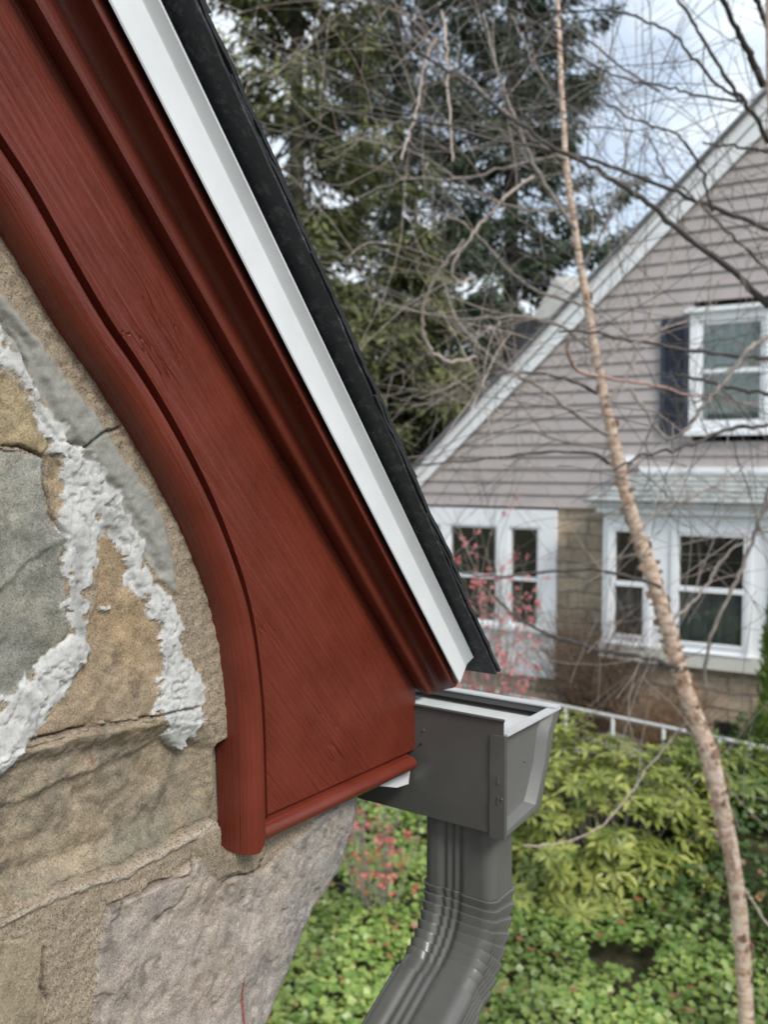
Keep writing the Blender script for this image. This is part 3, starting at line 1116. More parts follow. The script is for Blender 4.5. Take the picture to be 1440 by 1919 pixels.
# K-style outline in (u, z), from the back corner along the bottom and up the front to the lip
CAPO = [pxu_ for pxu_ in [pxn(x, y, NC) for x, y in ((949, 1567), (1011, 1514), (1015, 1500), (1020, 1471), (1029, 1420), (1035, 1385), (1038, 1366), (1045, 1347), (1048, 1326))]]
CAPI = [pxn(x, y, NC) for x, y in ((952, 1546), (994, 1504), (998, 1490), (1003, 1468), (1012, 1430), (1016, 1392), (1019, 1370), (1024, 1352), (1027, 1334))]
zf = CAPO[-1][1]
FW = CAPO[-1][0]
KP = [(0.0, zb)] + [(u * .985, z + .0008) for u, z in CAPO[1:-1]] + [(FW - .0018, zf - .002)]
T = .0011
n_end = NC
n_far = DEPTH


def strip(P, n0, n1, m=2):
    rails = [np.array([wp(u, n, z) for n in np.linspace(n0, n1, m)]) for u, z in P]
    return loft(rails)


# trough skin: outside and inside as two sheets joined to a closed shell
outer_p = [(0.0, zt)] + KP + [(FW - .0012, zf + .001), (FW - .012, zf + .001), (FW - .012, zf - .006)]
inner_p = [(T, zt), (T, zb + T)] + [(u * .985 - T, z + .0008 + T * .8) for u, z in CAPO[1:-1]] + [(FW - .0026, zf - .0005), (FW - .0112, zf - .0005), (FW - .0112, zf - .006)]
shell = outer_p + inner_p[::-1]
mb = MB()
mb.prism([wp(u, n_end - .0015, z) for u, z in shell], [wp(u, n_far, z) for u, z in shell])
trough = mb.build('trough', M_GUT, gut, smooth=True, sharp=28)
# added pale sheet inside: sky reflected on the bare metal is in its colour
zfl = zf - .017                                        # added tray, raised towards the rim to look brighter
lin = [(T + .0008, zfl + .006), (T + .004, zfl + .001), (.03, zfl - .001), (.07, zfl), (FW - .030, zfl + .001), (FW - .010, zfl + .004)]
v, f = strip(lin, n_end - .0105, n_far, 3)
mesh('sheen_tray', v, f, M_GUTI, trough, smooth=True, sharp=28)
# rolled bead along the top of the back panel
mb = MB()
mb.tube([wp(-.0012, n_end, zt - .0005), wp(-.0012, n_end - .5, zt - .0005), wp(-.0012, n_far, zt - .0005)], .0016, 8)
mb.build('back_hem', M_GUT, trough, smooth=True, sharp=50)

# end cap: recessed panel with a raised rim that follows the outline, folded back on to the back panel
zcap = zf
cap_out = [(-.0012, zcap), (-.0012, CAPO[0][1] - .001)] + CAPO[1:-1] + [(FW, zcap)]
wrim = .0085
cap_in = [(.0028, zcap), (.0028, CAPI[0][1])] + CAPI[1:-1] + [(CAPI[-1][0], zcap)]
mb = MB()
K = len(cap_out)
nn = n_end
rings = [[wp(u, nn - .010, z) for u, z in cap_out], [wp(u, nn + .0010, z) for u, z in cap_out],
         [wp(u * .75 + ui * .25, nn + .0028, z * .75 + zi * .25) for (u, z), (ui, zi) in zip(cap_out, cap_in)],
         [wp(u * .35 + ui * .65, nn + .0024, z * .35 + zi * .65) for (u, z), (ui, zi) in zip(cap_out, cap_in)],
         [wp(u, nn - .0075, z) for u, z in cap_in]]
rg = [np.array(r) for r in rings]
v, f = loft(rg)
# top edges and the flat panel
panel = [(4 * K + i) for i in range(K)]
f = [tuple(q) for q in f] + [tuple(panel)]
top0 = len(v)
cap = mesh('end_cap', v, f, mat_simple('grey_end_cap_lit', (0.125, 0.126, 0.118), 0.34, 0.05, 25, bump=0.05, bscale=40), gut, smooth=True, sharp=24)  # light on the cap put into a paler copy of the gutter grey
fix_normals(cap)
# pale top flange of the end cap
mb = MB()
mb.prism([wp(.0012, nn + .0028, zcap - .001), wp(FW, nn + .0028, zcap - .001), wp(FW, nn + .0028, zcap + .0014), wp(.0012, nn + .0028, zcap + .0014)],
         [wp(.0012, nn - .0085, zcap - .001), wp(FW, nn - .0085, zcap - .001), wp(FW, nn - .0085, zcap + .0014), wp(.0012, nn - .0085, zcap + .0014)])
mb.build('top_flange', M_GUTE, cap)
# pale front lip
mb = MB()
mb.prism([wp(FW - .0135, nn + .002, zcap + .0018), wp(FW + .0006, nn + .002, zcap + .0018), wp(FW + .0006, nn + .002, zcap + .0034), wp(FW - .0135, nn + .002, zcap + .0034)],
         [wp(FW - .0135, n_far, zcap + .0018), wp(FW + .0006, n_far, zcap + .0018), wp(FW + .0006, n_far, zcap + .0034), wp(FW - .0135, n_far, zcap + .0034)])
mb.build('front_lip', M_GUTE, trough)
# folded tab of the cap along the back panel
tabn = .0165
zt_tab = pxu(935, 1380, -.003)[1]
mb = MB()
prof = []
tv = []
zz = np.linspace(zb - .0035, zt_tab, 14)
wob = .0006 * np.sin(np.linspace(0, 7, 14)) + .0004 * rng.normal(size=14)
rl = [np.array([wp(-.0004, nn - tabn + .7 * w_, z) for z, w_ in zip(zz, wob)]),
      np.array([wp(-.0020 - abs(w_), nn - tabn + .0006, z) for z, w_ in zip(zz, wob)]),
      np.array([wp(-.0024 + .4 * w_, nn - .006, z) for z, w_ in zip(zz, wob)]),
      np.array([wp(-.0022, nn + .0012, z) for z in zz]),
      np.array([wp(-.0004, nn + .0030, z) for z in zz]),
      np.array([wp(.0020, nn + .0022, z) for z in zz])]
v, f = loft(rl)
kz = len(zz)
f.append(tuple(i * kz for i in range(6)))
f.append(tuple(i * kz + kz - 1 for i in range(6)))
fix_normals(mesh('folded_tab', v, f, M_GUT, cap, smooth=True, sharp=35))
# crimp marks and screws
mb = MB()
for zf_ in (.36, .56):
    zz0 = zb + (zt_tab - zb) * zf_
    mb.prism([wp(-.0033, nn - .006 + a, zz0 + b) for a, b in ((-.0008, -.004), (.0008, -.004), (.0008, .004), (-.0008, .004))],
             [wp(-.0020, nn - .006 + a, zz0 + b) for a, b in ((-.0012, -.005), (.0012, -.005), (.0012, .005), (-.0012, .005))])
mb.build('crimp', M_GUT, cap)


def screw(P, nrm, r, parent, name='screw', mat=None):
    mbs = MB()
    nrm = np.array(nrm) / np.linalg.norm(nrm)
    mbs.tube([P - nrm * .001, P + nrm * r * .45, P + nrm * r * .7], [r, r, r * .55], 10)
    return mbs.build(name, mat or M_SCREW, parent, smooth=True, sharp=40)


screw(wp(-.001, NC - (NC - pxu(790, 1393, 0)[0]), pxu(787, 1393, 0)[1]), -G, .0013, trough, mat=mat_simple('dark_hole', (.01, .01, .01), .8))
screw(wp(-.001, pxu(795, 1368, 0)[0], pxu(795, 1368, 0)[1]), -G, .0011, trough)
screw(wp(.060, nn - .0073, zb + .062), N, .0016, cap)
screw(wp(.028, nn + .0015, zb + .004), N, .0018, cap)
screw(wp(-.0028, nn - .0015, zb + .040), -G, .0016, cap)
for uu in (.004, .008, .012, .016):
    screw(wp(uu, -.035, zc + .0036), Z, .0030, house if False else gut, name='rivet', mat=M_WHITE)
# dimple in the red board near its end
# ---- downspout: ribbed rectangular pipe, crimped elbow turning back to the house
dn0, dn1 = pxu(789, 1560, .012)[0], pxu(926, 1580, .012)[0]
DW = (dn1 - dn0)                                       # width across N
DD = .056                                              # depth across G
dcu, dcn = .012 + DD / 2, (dn0 + dn1) / 2


def section(scale=1.0, m=140):
    """rounded rectangle with ribs pressed in: arrays of (g, n) offsets"""
    hw, hd, r = DD / 2, DW / 2, .013
    pts = []
    per = [(hw, -hd + r, hw, hd - r), ]
    seq = []
    def side(a, b, nrm, ribs, m_):
        t = np.linspace(0, 1, m_, endpoint=False)
        L = math.hypot(b[0] - a[0], b[1] - a[1])
        d = np.zeros(m_)
        for c, w_, dep in ribs:
            d += dep * np.exp(-(((t - c) * L) / w_) ** 2)
        return [(a[0] + (b[0] - a[0]) * q + nrm[0] * dd, a[1] + (b[1] - a[1]) * q + nrm[1] * dd) for q, dd in zip(t, d)]
    def arc(c, a0, m_=7):
        return [(c[0] + r * math.cos(a0 + q * math.pi / 2), c[1] + r * math.sin(a0 + q * math.pi / 2)) for q in np.linspace(0, 1, m_, endpoint=False)]
    wide = []
    wide_r = [(.36, .003, -.003), (.52, .003, -.003)]
    nar = [(.16, .0026, -.0015), (.38, .0026, -.0015), (.60, .0026, -.0015), (.82, .0026, -.0015)]
    seq += side((hw, -hd + r), (hw, hd - r), (1, 0), wide_r, 40)
    seq += arc((hw - r, hd - r), 0)
    seq += side((hw - r, hd), (-hw + r, hd), (0, 1), nar, 36)
    seq += arc((-hw + r, hd - r), math.pi / 2)
    # the face towards the camera: three soft ribs on its left half
    seq += side((-hw, hd - r), (-hw, -hd + r), (-1, 0), [(.47, .0044, -.0036), (.62, .0044, -.0038), (.77, .0044, -.0036)], 60)
    seq += arc((-hw + r, -hd + r), math.pi)
    seq += side((-hw + r, -hd), (hw - r, -hd), (0, -1), nar, 36)
    seq += arc((hw - r, -hd + r), 1.5 * math.pi)
    return np.array(seq)


SEC = section()


def sweep_pipe(stations):
    """stations: (centre u, z, tilt, scale); tilt 0 = straight down, positive turns towards -G"""
    rings = []
    for cu, cz, tl, sc in stations:
        ax = G * math.cos(tl) - Z * math.sin(tl) * 1.0          # across, stays square to the run
        rings.append(np.array([ORG + G * cu + N * dcn + Z * cz + ax * g * sc + N * n_ * sc for g, n_ in SEC]))
    R = np.stack(rings)
    q, m, _ = R.shape
    f = []
    for i in range(q - 1):
        for j in range(m):
            j2 = (j + 1) % m
            f.append((i * m + j, i * m + j2, (i + 1) * m + j2, (i + 1) * m + j))
    f.append(tuple(range(m)))
    f.append(tuple((q - 1) * m + j for j in range(m)))
    return R.reshape(-1, 3), f


ztop = zb + .002
z_b0 = pxu(800, 1655, .012)[1]                          # where the crimps begin
st = [(dcu, ztop, 0, .965), (dcu, z_b0 - .004, 0, .965)]
v, f = sweep_pipe(st)
M_SPOUT = mat_simple('grey_spout_lit', (0.105, 0.105, 0.098), 0.27, 0.10, 25, bump=0.06, bscale=45)  # gutter grey made paler for the bounce light on the spout
spout = mesh('downspout', v, f, M_SPOUT, gut, smooth=True, sharp=40)
fix_normals(spout)
# elbow
RB = .098                                              # bend radius of the axis
BEND = math.radians(63)
NCR = 8
stn = []
S0, S1 = .0, RB * BEND
for i in range(NCR):
    for t_, sc in ((0.0, .968), (.04, 1.020), (.10, 1.036), (.22, 1.032), (.55, 1.006), (.88, .980), (.97, .968)):
        a = BEND * (i + t_) / NCR
        stn.append((a, sc))
stations = [(dcu, z_b0 + .001, 0, .99)]
for a, sc in stn:
    stations.append((dcu - RB * (1 - math.cos(a)), z_b0 - RB * math.sin(a), a, sc))
a = BEND
cu, cz = dcu - RB * (1 - math.cos(a)), z_b0 - RB * math.sin(a)
dirv = (-math.sin(a), -math.cos(a))
for q in (.001, .045):
    stations.append((cu + dirv[0] * q, cz + dirv[1] * q, a, .985))
v, f = sweep_pipe(stations)
elbow = mesh('elbow', v, f, M_SPOUT, spout, smooth=True, sharp=24)
fix_normals(elbow)
v, f = sweep_pipe([(cu + dirv[0] * q, cz + dirv[1] * q, a, s_) for q, s_ in ((.014, .99), (.0145, 1.030), (.017, 1.036), (.40, 1.036))])
fix_normals(mesh('lower_pipe', v, f, M_SPOUT, spout, smooth=True, sharp=24))
# ================================================================== GROUND
def ground_z(x, y):
    x, y = np.asarray(x, float), np.asarray(y, float)
    z = .42 * sstep(6.5, 9.3, y + .35 * x) + .05 * fbm(x, y, 1.6, 701, 3)
    z = z + .35 * np.exp(-(((x - 2.6) / 1.0) ** 2 + ((y - 7.0) / .9) ** 2))
    return z


def ground_mat():
    m, nt, b = new_mat('leaf_littered_soil')
    tc = node(nt, 'ShaderNodeTexCoord')
    n1 = node(nt, 'ShaderNodeTexNoise', Scale=14.0, Detail=8.0, Roughness=0.7)
    n2 = node(nt, 'ShaderNodeTexNoise', Scale=0.35, Detail=3.0)
    for q in (n1, n2):
        nt.links.new(tc.outputs['Object'], q.inputs['Vector'])
    r1 = node(nt, 'ShaderNodeValToRGB')
    r1.color_ramp.elements[0].position, r1.color_ramp.elements[0].color = 0.35, (.028, .020, .012, 1)
    r1.color_ramp.elements[1].position, r1.color_ramp.elements[1].color = 0.68, (.14, .095, .055, 1)
    r2 = node(nt, 'ShaderNodeValToRGB')
    r2.color_ramp.elements[0].position, r2.color_ramp.elements[0].color = 0.45, (.035, .055, .018, 1)
    r2.color_ramp.elements[1].position, r2.color_ramp.elements[1].color = 0.62, (.07, .085, .03, 1)
    nt.links.new(n1.outputs['Fac'], r1.inputs['Fac'])
    nt.links.new(n1.outputs['Fac'], r2.inputs['Fac'])
    mx = node(nt, 'ShaderNodeMix')
    mx.data_type = 'RGBA'
    nt.links.new(n2.outputs['Fac'], mx.inputs['Factor'])
    nt.links.new(r1.outputs['Color'], mx.inputs['A'])
    nt.links.new(r2.outputs['Color'], mx.inputs['B'])
    nt.links.new(mx.outputs['Result'], b.inputs['Base Color'])
    b.inputs['Roughness'].default_value = 1.0
    bp = node(nt, 'ShaderNodeBump', Strength=0.8, Distance=0.03)
    nt.links.new(n1.outputs['Fac'], bp.inputs['Height'])
    nt.links.new(bp.outputs['Normal'], b.inputs['Normal'])
    return m


gx = np.r_[np.linspace(-220, -13, 20), np.linspace(-12, 12, 97), np.linspace(13, 220, 20)]
gy = np.r_[np.linspace(-220, -9, 20), np.linspace(-8, 16, 97), np.linspace(17, 260, 22)]
gX, gY = np.meshgrid(gx, gy)
gP = np.stack([gX, gY, ground_z(gX, gY)], -1).reshape(-1, 3)
ii = np.arange(gX.size).reshape(gX.shape)
gq = np.stack([ii[:-1, :-1], ii[:-1, 1:], ii[1:, 1:], ii[1:, :-1]], -1).reshape(-1, 4)
mesh('ground', gP, gq, ground_mat(), smooth=True, kind='structure')

# ================================================================== THE HOUSE ACROSS THE GARDEN
FAZ = math.atan2(2920.0, FPX)
FR = np.array([math.sin(FAZ), -math.cos(FAZ), 0])      # to the right along its front
FN = np.array([-math.cos(FAZ), -math.sin(FAZ), 0])     # out of its front
FO = at(1040, 870, 10.5)
FO = np.array([FO[0], FO[1], 0.0])


def fw(s, z, off=0.0):
    return FO + FR * s + FN * off + Z * z


def pf(x, y, off=0.0):
    P = hit(x, y, FO + FN * off, FN)
    d = P - FO
    return float(d @ FR), float(P[2])


far = thing('siding_house', 'taupe sided house with white trim, stone ground floor and bay window across the garden', 'house', tuple(fw(0, 0)))
M_SIDE = mat_simple('taupe_siding', (.40, .358, .345), .6, .06, 3, bump=.15, bscale=40)
M_TRIM = mat_simple('white_trim_paint', (.80, .82, .84), .5, .04, 5)
M_GLASS = mat_glass('window_glass')
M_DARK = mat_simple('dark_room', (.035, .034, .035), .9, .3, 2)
M_CURT = mat_simple('grey_curtain', (.50, .50, .52), .9, .3, 1.0, stretch=(14, 14, .3))
M_CURTL = mat_simple('pale_curtain', (.76, .80, .76), .9, .2, 1.0, stretch=(14, 14, .3))
M_SHUT = mat_simple('navy_shutter', (.022, .031, .052), .45, .1, 8)
M_SLATE = mat_simple('pale_green_slate', (.30, .318, .312), .75, .34, 7, bump=.5, bscale=12, bdist=.02)
M_PALE = mat_simple('pale_shingle', (.56, .55, .52), .85, .12, 7, bump=.3, bscale=20, bdist=.01)


def mat_ashlar():
    m, nt, b = new_mat('tan_sandstone_blocks')
    tc = node(nt, 'ShaderNodeTexCoord')
    mp = node(nt, 'ShaderNodeMapping')
    mp.inputs['Rotation'].default_value = (0, 0, -(FAZ - math.pi / 2))
    nt.links.new(tc.outputs['Object'], mp.inputs['Vector'])
    sx = node(nt, 'ShaderNodeSeparateXYZ')
    cx = node(nt, 'ShaderNodeCombineXYZ')
    nt.links.new(mp.outputs['Vector'], sx.inputs[0])
    nt.links.new(sx.outputs['X'], cx.inputs['X'])
    nt.links.new(sx.outputs['Z'], cx.inputs['Y'])
    wz = node(nt, 'ShaderNodeTexNoise', Scale=3.0, Detail=3.0)
    nt.links.new(cx.outputs[0], wz.inputs['Vector'])
    ad = node(nt, 'ShaderNodeVectorMath')
    ad.operation = 'MULTIPLY_ADD'
    ad.inputs[1].default_value = (.12, .12, 0)
    nt.links.new(wz.outputs['Color'], ad.inputs[0])
    nt.links.new(cx.outputs[0], ad.inputs[2])
    br = node(nt, 'ShaderNodeTexBrick', Scale=1.0)
    br.inputs['Brick Width'].default_value = .46
    br.inputs['Row Height'].default_value = .17
    br.inputs['Mortar Size'].default_value = .014
    br.inputs['Mortar Smooth'].default_value = .4
    br.inputs['Color1'].default_value = (.46, .37, .265, 1)
    br.inputs['Color2'].default_value = (.34, .27, .195, 1)
    br.inputs['Mortar'].default_value = (.26, .22, .17, 1)
    nt.links.new(ad.outputs[0], br.inputs['Vector'])
    nz = node(nt, 'ShaderNodeTexNoise', Scale=7.0, Detail=6.0, Roughness=.65)
    nt.links.new(cx.outputs[0], nz.inputs['Vector'])
    r1 = node(nt, 'ShaderNodeMapRange')
    r1.inputs['From Min'].default_value, r1.inputs['From Max'].default_value = .3, .7
    r1.inputs['To Min'].default_value, r1.inputs['To Max'].default_value = .72, 1.25
    nt.links.new(nz.outputs['Fac'], r1.inputs['Value'])
    sc = node(nt, 'ShaderNodeVectorMath')
    sc.operation = 'SCALE'
    nt.links.new(br.outputs['Color'], sc.inputs[0])
    nt.links.new(r1.outputs['Result'], sc.inputs['Scale'])
    nt.links.new(sc.outputs['Vector'], b.inputs['Base Color'])
    b.inputs['Roughness'].default_value = .9
    h = node(nt, 'ShaderNodeMath')
    h.operation = 'SUBTRACT'
    nt.links.new(nz.outputs['Fac'], h.inputs[0])
    nt.links.new(br.outputs['Fac'], h.inputs[1])
    bp = node(nt, 'ShaderNodeBump', Strength=.8, Distance=.03)
    nt.links.new(h.outputs[0], bp.inputs['Height'])
    nt.links.new(bp.outputs['Normal'], b.inputs['Normal'])
    return m


M_ASH = mat_ashlar()


def fbox(mb, s0, s1, z0, z1, o0, o1):
    r = [(s0, z0), (s1, z0), (s1, z1), (s0, z1)]
    mb.prism([fw(s, z, o1) for s, z in r], [fw(s, z, o0) for s, z in r])


# gable line through the lower edge of the white rake boards
gA, gB = pf(800, 903), pf(1440, 246)
gslope = (gB[1] - gA[1]) / (gB[0] - gA[0])
z_eave = pf(960, 949)[1]
APEX = pf(1440, 246)[0] + .75
def gable_z(s):
    return gA[1] + (min(s, 2 * APEX - s) - gA[0]) * gslope
s_left = gA[0] + (z_eave - gA[1]) / gslope
s_right = 2 * APEX - s_left
# clapboards: each course a wedge leaning out at its foot
mb = MB()
ROW = (pf(1300, 790)[1] - pf(1300, 842)[1]) / 2
z = z_eave
while z < gable_z(APEX):
    z1 = z + ROW
    a0 = s_left + (z - z_eave) / gslope
    a1 = s_left + (min(z1, gable_z(APEX)) - z_eave) / gslope
    b0, b1 = 2 * APEX - a0, 2 * APEX - a1
    WZ0, WZ1 = pf(1297, 806, .03)[1], pf(1297, 590, .03)[1]
    WS0, WS1 = pf(1294, 700, .03)[0] + .03, pf(1452, 700, .03)[0] - .03
    if z1 > WZ0 and z < WZ1:                            # keep the upper window opening clear
        for e0, e1, g0, g1 in ((a0, WS0, a1, WS0), (WS1, b0, WS1, b1)):
            mb.prism([fw(e0, z, .030), fw(e1, z, .030), fw(g1, z1, .008), fw(g0, z1, .008)], [fw(e0, z, 0), fw(e1, z, 0), fw(g1, z1, -.02), fw(g0, z1, -.02)])
        z = z1
        continue
    p = [fw(a0, z, .030), fw(b0, z, .030), fw(b1, z1, .008), fw(a1, z1, .008), fw(a0, z, 0), fw(b0, z, 0), fw(b1, z1, -.02), fw(a1, z1, -.02)]
    mb.prism([p[0], p[1], p[2], p[3]], [p[4], p[5], p[6], p[7]])
    z = z1
mb.build('siding', M_SIDE, far, label='taupe lapped siding filling the gable')
# stone ground floor, kept clear of the window openings by building it in pieces
zg = -.2
wl0, wl1 = pf(745, 1100)[0], pf(1045, 1100)[0]        # left window group
by0, by1 = pf(1130, 1100)[0], pf(1130, 1100)[0] + 2.9
wz0, wz1 = pf(960, 1215)[1], z_eave - .002
mb = MB()
sA, sB = s_left - .1 + .35, s_right - .25
for a, b, c, d in ((sA, wl0, zg, z_eave), (wl0, wl1, zg, wz0), (wl1, by0, zg, z_eave), (by0, by1, zg, pf(1300, 1240)[1]), (by1, sB, zg, z_eave)):
    fbox(mb, a, b, c, d, -.25, -.012)
mb.build('wall', M_ASH, far, label='tan sandstone ground floor wall')
# dark interior behind the windows (one room shell)
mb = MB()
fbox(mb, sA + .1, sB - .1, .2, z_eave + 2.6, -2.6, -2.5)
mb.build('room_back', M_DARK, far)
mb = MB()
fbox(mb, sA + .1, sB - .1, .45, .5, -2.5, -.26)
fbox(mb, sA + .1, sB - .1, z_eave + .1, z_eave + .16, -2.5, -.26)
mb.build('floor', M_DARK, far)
# side and back walls so that the house is closed
mb = MB()
fbox(mb, sA, sA + .2, zg, z_eave, -8, -.26)
mb.build('wall', M_ASH, far)
mb = MB()
fbox(mb, sB - .2, sB, zg, z_eave, -8, -.26)
mb.build('wall', M_ASH, far)
# roof slabs
for sgn in (0, 1):
    q = []
    for dz0, dz1 in ((.30, .45),):
        e0 = (s_left - .45, z_eave - .45 * gslope)
        e1 = (APEX, gable_z(APEX))
        la = lambda s: pf(770, 890)[1] + (pf(1440, 178)[1] - pf(770, 890)[1]) * (s - pf(770, 890)[0]) / (pf(1440, 178)[0] - pf(770, 890)[0])
        pts = [(e0[0], la(e0[0]) - .035), (e1[0], la(e1[0]) - .035), (e1[0], la(e1[0]) + .008), (e0[0], la(e0[0]) + .008)]
        if sgn:
            pts = [(2 * APEX - s, z) for s, z in pts]
    mb = MB()
    mb.prism([fw(s, z, .20) for s, z in pts], [fw(s, z, -8) for s, z in pts])
    mb.build('roof', mat_simple('grey_roof_shingle', (.16, .16, .165), .9, .25, 8, bump=.4, bscale=20, bdist=.01), far)
# rake boards: lower wide board, groove, upper board
oA, oB = pf(770, 890), pf(1440, 178)
mid_a, mid_b = pf(786, 896), pf(1440, 212)
for sgn in (0, 1):
    for (pa, pb, o1) in (((gA, gB), (mid_a, mid_b), .075), ((mid_a, mid_b), (oA, oB), .12)):
        def line_at(P, Q, s):
            return P[1] + (Q[1] - P[1]) * (s - P[0]) / (Q[0] - P[0])
        s0_, s1_ = s_left - .5, APEX
        low = [(s0_, line_at(*pa, s0_)), (s1_, line_at(*pa, s1_)), (s1_, line_at(*pb, s1_) - .012), (s0_, line_at(*pb, s0_) - .012)]
        if sgn:
            low = [(2 * APEX - s, z) for s, z in low]
        mb = MB()
        mb.prism([fw(s, z, o1) for s, z in low], [fw(s, z, .036 if o1 < .1 else .05) for s, z in low])
        mb.build('rake_board', M_TRIM, far)
# frieze above the stone
mb = MB()
fbox(mb, sA, wl0 - .02, z_eave - .10, z_eave - .004, -.011, .035)
mb.build('frieze_board', M_TRIM, far)


def sash_window(s0, s1, z0, z1, off, casing, rail_z, curtain=None, mullions=(), name='window', label=None, sash=.045, head=.06, sill=True, lattice=False):
    """casing frame, two sashes with a meeting rail, glass and curtain behind; mullions split the width"""
    wmb = MB()
    fbox(wmb, s0, s0 + casing, z0, z1, off - .05, off + .035)
    fbox(wmb, s1 - casing, s1, z0, z1, off - .05, off + .035)
    fbox(wmb, s0 + casing, s1 - casing, z1 - casing, z1, off - .05, off + .035)
    fbox(wmb, s0 + casing, s1 - casing, z0, z0 + casing * .8, off - .05, off + .035)
    w = wmb.build(name, M_TRIM, far, label=label)
    edges = [s0 + casing] + list(mullions) + [s1 - casing]
    zb0, zt0 = z0 + casing * .8, z1 - casing
    sm = MB()
    for a, b in zip(edges[:-1], edges[1:]):
        fbox(sm, a, a + sash, zb0, zt0, off - .045, off + .012)
        fbox(sm, b - sash, b, zb0, zt0, off - .045, off + .012)
        fbox(sm, a + sash, b - sash, zt0 - sash, zt0, off - .045, off + .012)
        fbox(sm, a + sash, b - sash, zb0, zb0 + sash, off - .045, off + .012)
        fbox(sm, a + sash, b - sash, rail_z - .024, rail_z + .024, off - .04, off + .020)
        if lattice:
            for fx in (1 / 3, 2 / 3):
                q = a + (b - a) * fx
                fbox(sm, q - .009, q + .009, rail_z + .025, zt0 - sash, off - .075, off - .060)
            fbox(sm, a + sash, b - sash, (rail_z + zt0) / 2 - .009, (rail_z + zt0) / 2 + .009, off - .074, off - .062)
    sm.build('sash', M_TRIM, w)
    gm = MB()
    for a, b in zip(edges[:-1], edges[1:]):
        fbox(gm, a + sash * .9, b - sash * .9, zb0 + sash * .9, zt0 - sash * .9, off - .022, off - .018)
    gm.build('pane', M_GLASS, w)
    if curtain is not None:
        v, f = [], []
        a, b = edges[0] + .01, edges[-1] - .01
        for j in range(61):
            t = j / 60
            s = a + (b - a) * t
            dep = off - .16 + .028 * math.sin(t * (b - a) * 52) + .012 * math.sin(t * (b - a) * 113)
            v += [fw(s, zb0, dep), fw(s, curtain[1], dep)]
        f = [(2 * j, 2 * j + 2, 2 * j + 3, 2 * j + 1) for j in range(60)]
        mesh('curtain', v, f, curtain[0], w, smooth=True)
    if sill:
        sl = MB()
        fbox(sl, s0 - .04, s1 + .04, z0 - .05, z0 - .001, off - .03, off + .075)
        sl.build('sill', M_TRIM, w)
    return w


# upper window and shutters
uo = .03
us0, us1 = pf(1294, 700, uo)[0], pf(1452, 700, uo)[0]
uz1, uz0 = pf(1297, 588, uo)[1], pf(1297, 808, uo)[1]
sash_window(us0, us1, uz0, uz1, uo, .085, pf(1318, 697, uo)[1], (M_CURTL, uz1 - .1), label='white upper window with pale curtains')
hd = MB()
fbox(hd, us0 - .05, us1 + .05, uz1 + .001, uz1 + .05, uo - .02, uo + .075)
hd.build('window_head', M_TRIM, far)


def shutter(s0, s1, z0, z1):
    mb = MB()
    o0, o1 = .034, .065
    rw = .045
    fbox(mb, s0, s0 + rw, z0, z1, o0, o1)
    fbox(mb, s1 - rw, s1, z0, z1, o0, o1)
    zm = z0 + (z1 - z0) * .47
    for a, b in ((z0, z0 + .07), (zm - .03, zm + .03), (z1 - .06, z1)):
        fbox(mb, s0 + rw, s1 - rw, a, b, o0, o1 - .001)
    for a, b in ((z0 + .07, zm - .03), (zm + .03, z1 - .06)):
        k = int((b - a) / .042)
        for j in range(k):
            zz_ = a + (b - a) * (j + .5) / k
            h = .016
            mb.prism([fw(s0 + rw, zz_ - h, o1 - .004), fw(s0 + rw, zz_ - h + .006, o1 - .002), fw(s0 + rw, zz_ + h, o0 + .006), fw(s0 + rw, zz_ + h - .006, o0 + .003)],
                     [fw(s1 - rw, zz_ - h, o1 - .004), fw(s1 - rw, zz_ - h + .006, o1 - .002), fw(s1 - rw, zz_ + h, o0 + .006), fw(s1 - rw, zz_ + h - .006, o0 + .003)])
    return mb.build('shutter', M_SHUT, far, label='navy louvred shutter')


sh0 = pf(1239, 700, .05)[0]
shutter(sh0, us0 - .012, pf(1240, 813, .05)[1], pf(1240, 600, .05)[1])
shutter(us1 + .012, us1 + (us0 - sh0), pf(1240, 813, .05)[1], pf(1240, 600, .05)[1])

